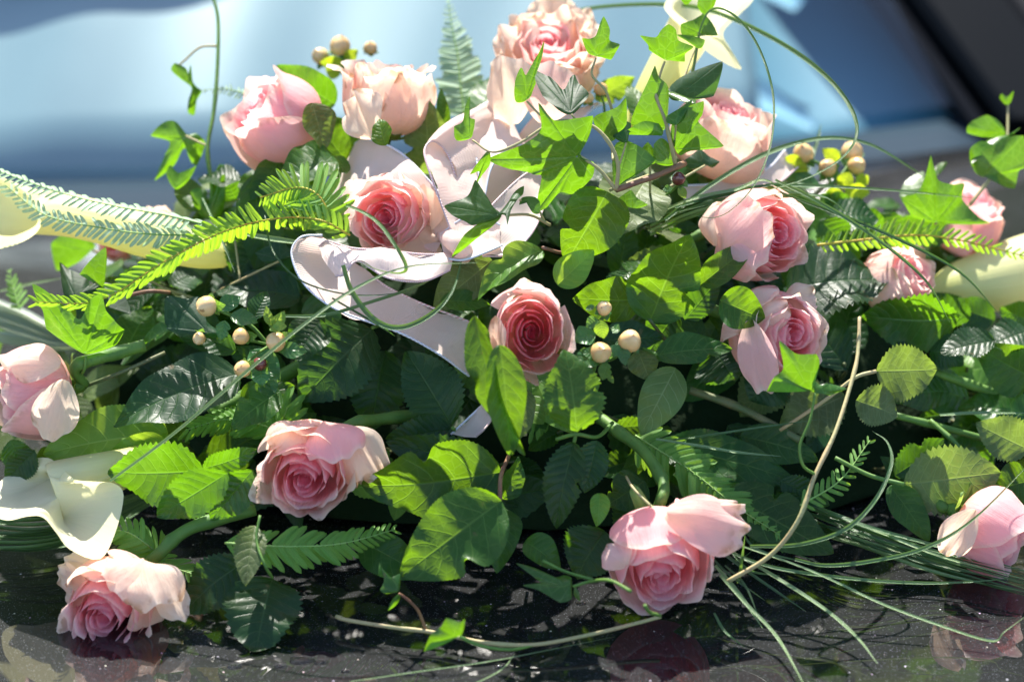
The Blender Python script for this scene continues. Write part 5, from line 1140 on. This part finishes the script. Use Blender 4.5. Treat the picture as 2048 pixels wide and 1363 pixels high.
ribbon_strip(bow, [(935, 470, .045), (975, 420, .045), (1035, 360, .035), (1078, 335, .02), (1098, 345, -.01)], [(965, 512, .05), (1020, 508, .05), (1066, 462, .045), (1092, 400, .03), (1100, 370, -.01)], cords=('pinkcord', 'pinkcord'), bulge=.10)
ribbon_strip(bow, [(880, 470, .05), (920, 440, .052), (960, 430, .05), (1000, 450, .045)], [(885, 515, .055), (925, 520, .058), (970, 505, .056), (1005, 490, .05)], cords=('bluecord', 'bluecord'), bulge=.12)
ribbon_strip(bow, [(1015, 330, -.02), (1040, 270, -.01), (1085, 218, -.005), (1120, 200, -.02)], [(1110, 340, -.02), (1140, 280, -.01), (1180, 222, -.005), (1215, 205, -.02)], cords=('pinkcord', 'bluecord'), bulge=.08)
ribbon_strip(bow, [(905, 508, .05), (840, 508, .062), (770, 500, .068), (705, 496, .068), (655, 482, .064), (638, 492, .06)],
    [(900, 540, .055), (845, 562, .068), (775, 555, .074), (715, 522, .075), (690, 548, .078), (672, 552, .075)], cords=('pinkcord', 'pinkcord'), bulge=.10)
ribbon_strip(bow, [(645, 470, .05), (602, 474, .052), (583, 506, .052), (603, 560, .052), (646, 602, .05), (700, 630, .046), (797, 664, .04), (877, 707, .03), (938, 752, .01)],
    [(668, 490, .045), (672, 496, .035), (684, 512, .03), (712, 532, .028), (746, 554, .028), (782, 578, .028), (846, 608, .026), (946, 648, .015), (985, 690, -.005)], cords=('bluecord', 'pinkcord'), bulge=-.08)
tube('knot', [P(880, 470, .03), P(905, 480, .055), P(925, 500, .055), P(930, 520, .03)], [.003, .006, .006, .003], M['ribbon'], bow, 6, 12)
ribbon_strip(bow, [(902, 868, .012), (945, 828, .012), (990, 785, .0)], [(952, 872, .014), (975, 850, .014), (1000, 810, .0)], cords=('bluecord', 'pinkcord'), bulge=.1)
ribbon_strip(bow, [(1360, 372, -.01), (1440, 366, -.01), (1530, 340, -.02), (1570, 300, -.03)], [(1370, 400, -.01), (1450, 392, -.01), (1545, 372, -.02), (1600, 330, -.03)], cords=('bluecord', 'pinkcord'), bulge=.1)
# ------------------------------------------------------------------ grass blades
grass('long pale grass blade arching across the front of the bow to the left', [(220, 962, .06), (350, 865, .075), (500, 738, .09), (620, 640, .10), (720, 572, .10), (820, 533, .10), (955, 525, .095)], 4.5, 'grassl', 60)
grass('grass blade curling over the ribbon rose', [(620, 395, .06), (690, 410, .085), (750, 440, .10), (790, 490, .105), (812, 532, .10), (800, 545, .095), (760, 540, .085), (705, 518, .08)], 4, 'grass', 50)
grass('grass blade looping below the bow front', [(686, 530, .085), (705, 585, .08), (750, 640, .075), (800, 655, .075), (860, 630, .07), (905, 580, .065), (928, 500, .05)], 6, 'grass', 40)
grass('dark grass blade crossing the bow tail', [(560, 632, .05), (650, 630, .06), (740, 605, .065), (840, 570, .06), (900, 530, .04)], 4.5, 'grass', 50)
grass('thin grass blade curving down around the bow tail', [(530, 430, .06), (545, 500, .07), (600, 560, .075), (690, 588, .075), (780, 588, .07), (850, 568, .06)], 2.2, 'grassd', 50)
grass('dark green wire like blade along the tail edge', [(664, 596, .06), (760, 652, .06), (790, 672, .05)], 2.5, 'grassd', 40)
grass('double grass blade running left from the bow', [(600, 486, .03), (530, 476, .035), (460, 462, .04)], 7, 'grassl', 60)
grass('short grass blade behind the fern', [(405, 395, .0), (440, 470, .02), (470, 545, .02)], 3, 'grass', 40)
grass('thin grass loop rising behind the ivy and falling past the right rose', [(1385, 150, .06), (1400, 60, .07), (1425, 18, .075), (1470, 32, .08), (1515, 90, .085), (1545, 180, .088), (1545, 270, .09), (1520, 350, .09), (1480, 405, .085), (1430, 435, .075), (1360, 425, .06)], 2.6, 'grass', 30)
grass('wide blurred grass hoop sweeping round the upper right', [(1000, 62, -.10), (1100, 35, -.08), (1200, 15, -.06), (1330, 10, -.03), (1430, 25, .0), (1560, 85, .03), (1660, 160, .06), (1712, 240, .08), (1700, 300, .08), (1630, 350, .07), (1520, 385, .05), (1350, 425, .03)], 5, 'grass', 40)
grass('broad grass blade arching to the right above the berries', [(1330, 440, .02), (1430, 365, .03), (1540, 305, .03), (1650, 277, .02), (1740, 290, .01), (1820, 335, .0), (1880, 375, -.01)], 6, 'grass', 60)
grass('straight grass blade pointing to the far right ivy', [(1350, 415, .03), (1500, 376, .04), (1620, 372, .04), (1800, 382, .03), (1965, 398, .02)], 4, 'grass', 60)
grass('dark grass blade falling to the right across the fern', [(1550, 360, .05), (1640, 405, .06), (1750, 475, .065), (1850, 560, .06), (1900, 645, .05)], 4, 'grass', 40)
grass('grass blade crossing the right fern in a low arc', [(1560, 385, .05), (1680, 430, .06), (1800, 480, .065), (1920, 545, .06), (2000, 630, .05)], 4, 'grassd', 40)
for i, (y0, y1, x1) in enumerate(((430, 385, 1560), (440, 395, 1600), (420, 378, 1580), (448, 400, 1640), (412, 372, 1540))):
    grass('green grass blade in the sheaf above the sideways rose', [(1300, y0 + 22, .0), (1380, y0 - 12, .03), (1470, (y0 + y1) / 2 - 12, .04), (x1, y1 - 8, .04), (x1 + 90, y1 + 30 + 12 * i, .03)], 5.5, ('grass', 'grassl', 'grassd')[i % 3], 60, 0, 'sheaf of grass above the sideways rose')
grass('thin blade tip standing up behind the berries', [(1610, 360, -.06), (1632, 290, -.06), (1642, 248, -.06)], 3.4, 'grassl', 20)
# right foreground, on the bonnet
grass('curved grass blade with a pale dry tip lying on the bonnet', [(1440, 1090, 5.03), (1545, 1150, 5.025), (1650, 1218, 5.016), (1715, 1275, 5.010), (1755, 1326, 5.006)], 4.6, 'grassl', 70)
grass('grass blade running to the right edge above the bonnet', [(1420, 1085, .03), (1530, 1130, .035), (1660, 1152, .035), (1800, 1164, .035), (1920, 1164, .035), (2070, 1152, .035)], 4, 'grass', 60)
grass('thin grass blade reaching right then bent up at a white bead', [(1480, 1090, 5.04), (1620, 1140, 5.03), (1760, 1205, 5.018), (1880, 1250, 5.010), (1982, 1281, 5.006), (2010, 1262, 5.012), (2060, 1225, 5.02)], 3.4, 'grassl', 70)
grass('grass blade in a wide upward arc to the right edge rose', [(1590, 1118, .03), (1650, 1130, .035), (1740, 1122, .045), (1850, 1095, .055), (1950, 1035, .06), (2070, 915, .06)], 4.4, 'grass', 45)
grass('hooked grass blade rising through the lower right leaves', [(1500, 1092, .03), (1600, 1088, .04), (1690, 1058, .05), (1750, 1000, .055), (1782, 930, .055), (1775, 885, .05), (1745, 862, .04)], 4.6, 'grass', 40)
grass('steep grass blade leaving the picture at the bottom', [(1440, 1150, 5.03), (1490, 1205, 5.02), (1555, 1275, 5.01), (1612, 1375, 5.006)], 4.4, 'grassl', 70)
grass('short grass blade ending beside the half open rose', [(1430, 1130, 5.03), (1480, 1190, 5.016), (1525, 1255, 5.006)], 5, 'grassl', 70)
grass('dark grass blade touching the bonnet under the ivy stem', [(1450, 1110, 5.03), (1520, 1160, 5.02), (1612, 1222, 5.006)], 4, 'grassd', 70)
grass('upright short blade stub behind the half open rose', [(1476, 1165, 5.01), (1482, 1130, 5.03), (1490, 1070, 5.05)], 3.4, 'grass', 20)
grass('short blade below the half open rose', [(1428, 1225, 5.012), (1450, 1262, 5.006), (1490, 1294, 5.004)], 3, 'grass', 60)
grass('pale grey grass blade floating in the dark gap right of centre', [(1312, 878, .015), (1400, 892, .02), (1480, 905, .02), (1562, 912, .015)], 4, 'grassl', 66)
grass('dull grass blade crossing behind the pale ivy stem', [(1310, 885, -.01), (1420, 870, .01), (1520, 855, .015), (1640, 838, .01)], 3.4, 'grass', 66)
grass('glossy white edged blade at the right edge', [(1880, 830, .02), (1960, 826, .02), (2060, 826, .02)], 5, 'grassl', 75)
rng = random.Random(9)
for i in range(16):
    t = i / 15; y0 = 1000 + 50 * t; y1 = 1150 + 50 * t + rng.uniform(-8, 8)
    grass('grass blade in the thick sheaf lying on the bonnet at the lower right', [(1560 + rng.uniform(0, 80), y0 + rng.uniform(-6, 6), 5.035 - .02 * t), (1720, y0 + (y1 - y0) * .30 + rng.uniform(-5, 5), 5.035 - .02 * t), (1880, y0 + (y1 - y0) * .66 + rng.uniform(-5, 5), 5.022 - .014 * t), (2080, y1 + rng.uniform(-6, 6), 5.016 - .01 * t)], rng.uniform(3, 5.5), rng.choice(('grass', 'grassl', 'grassd', 'grassd')), 70, 0, 'sheaf of grass lying lower right', rng.uniform(-.3, .3))
for i in range(14):
    t = i / 13; y0 = 1020 + 80 * t
    grass('grass blade in the dark sheaf under the white calla lily', [(-40, y0 + rng.uniform(-8, 8), 5.03 - .024 * t), (80, y0 + 3 + rng.uniform(-5, 5), 5.03 - .024 * t), (200, y0 - 14 - 20 * t, 5.03 - .024 * t), (330, y0 - 50 - 60 * t, 5.03 - .024 * t)], rng.uniform(3.5, 6), rng.choice(('grass', 'grassd', 'grassd')), 68, 0, 'sheaf of grass under the white calla', rng.uniform(-.3, .3))
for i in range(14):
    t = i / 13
    grass('pale sunlit grass blade in the sheaf at the left edge', [(-60, 585 + 80 * t + rng.uniform(-8, 8), -.08), (40, 620 + 70 * t, -.08), (140, 660 + 40 * t, -.075), (300, 640 + 30 * t + rng.uniform(-10, 10), -.08)], rng.uniform(5, 9), 'grasslit', 78, 0, 'pale sheaf of grass at the left edge', rng.uniform(-.3, .3))
grass('thin blurred blade at the left edge', [(0, 582, -.06), (60, 568, -.06), (125, 556, -.06)], 3.4, 'grassl', 60)
for x, y, dx, dy, s in ((1470, 1120, 40, -24, 1), (1500, 1140, 60, 10, 2), (1460, 1150, 70, 50, 3), (1520, 1100, 120, 30, 4), (1490, 1170, 30, 70, 5), (1540, 1085, 100, 40, 6)):
    grass('fine dark grass blade in the tangle right of the half open rose', [(x - 40, y - 40, 5.03), (x, y, 5.022), (x + dx, y + dy, 5.008)], 2.6, ('grass', 'grassd')[s % 2], 60, 0, 'tangle of fine grass beside the half open rose')
for pts, nm in (([(700, 1362, 5.004), (850, 1340, 5.004), (1000, 1318, 5.004), (1230, 1272, 5.005)], 'fine dry stalk lying along the bottom edge of the bonnet'), ([(920, 1380, 5.004), (1000, 1340, 5.004), (1030, 1306, 5.005)], 'fine dry stalk crossing under the ivy runner')):
    grass(nm, pts, 1.6, 'grassl', 70)
# thick stems seen between the leaves
for lab, pts, w_, m_ in (('thick green stem running under the striped rose', [(420, 830, .0), (520, 778, -.005), (620, 720, -.01)], 15, 'stem'), ('green rose stem at the right between pale leaves', [(1790, 830, .0), (1870, 850, .0), (1980, 880, .0)], 7, 'stem'), ('thin forked stem under the pale leaves', [(1860, 840, .005), (1905, 880, .012), (1925, 905, .015)], 5, 'stem'), ('thick green stem right of the round rose leaves', [(1870, 745, -.01), (1960, 775, -.005), (2060, 810, .0)], 9, 'stem'), ('dark stem crossing the gap below the sideways pair', [(1380, 780, -.02), (1480, 815, -.015), (1600, 880, -.01)], 8, 'stemdark'), ('dry forked twig above the half open rose', [(1252, 952, .03), (1270, 980, .04), (1320, 1028, .05)], 2.6, 'twig')):
    root = empty('cut_stem', P(*pts[0]), lab, 'stem', 'cut stems'); pxtube('stem', root, pts, w_, m_, seg=9, bumps=[.4])
# drops of water on the paint
q = NT('water'); M['water'] = q.done(q.bsdf((1, 1, 1), .0, .5, None, Transmission_Weight=1.0, IOR=1.33))
for i, (x, y, r) in enumerate(((602, 1318, 16), (640, 1322, 9), (395, 1262, 8), (468, 1330, 10), (1000, 1330, 9), (690, 1340, 6), (1448, 1180, 7), (1160, 1205, 7), (560, 1330, 8), (1982, 1278, 8), (420, 1240, 6), (820, 1345, 6))):
    c = P(x, y, 5.0005); k = r * mpp(c); vs = []; n = 12
    for j in range(5):
        a = pi / 2 * j / 4
        for u in range(n):
            an = 2 * pi * u / n; vs.append(c + V((cos(an) * cos(a) * k * (1.6 + .2 * cos(3 * an)), sin(an) * cos(a) * k, sin(a) * k * .28)))
    tag(mesh('water_drop', vs, gridfaces(n, 5, True), M['water']), 'small clear water drop lying flat on the black bonnet', 'water drop', 'water drops on the bonnet')
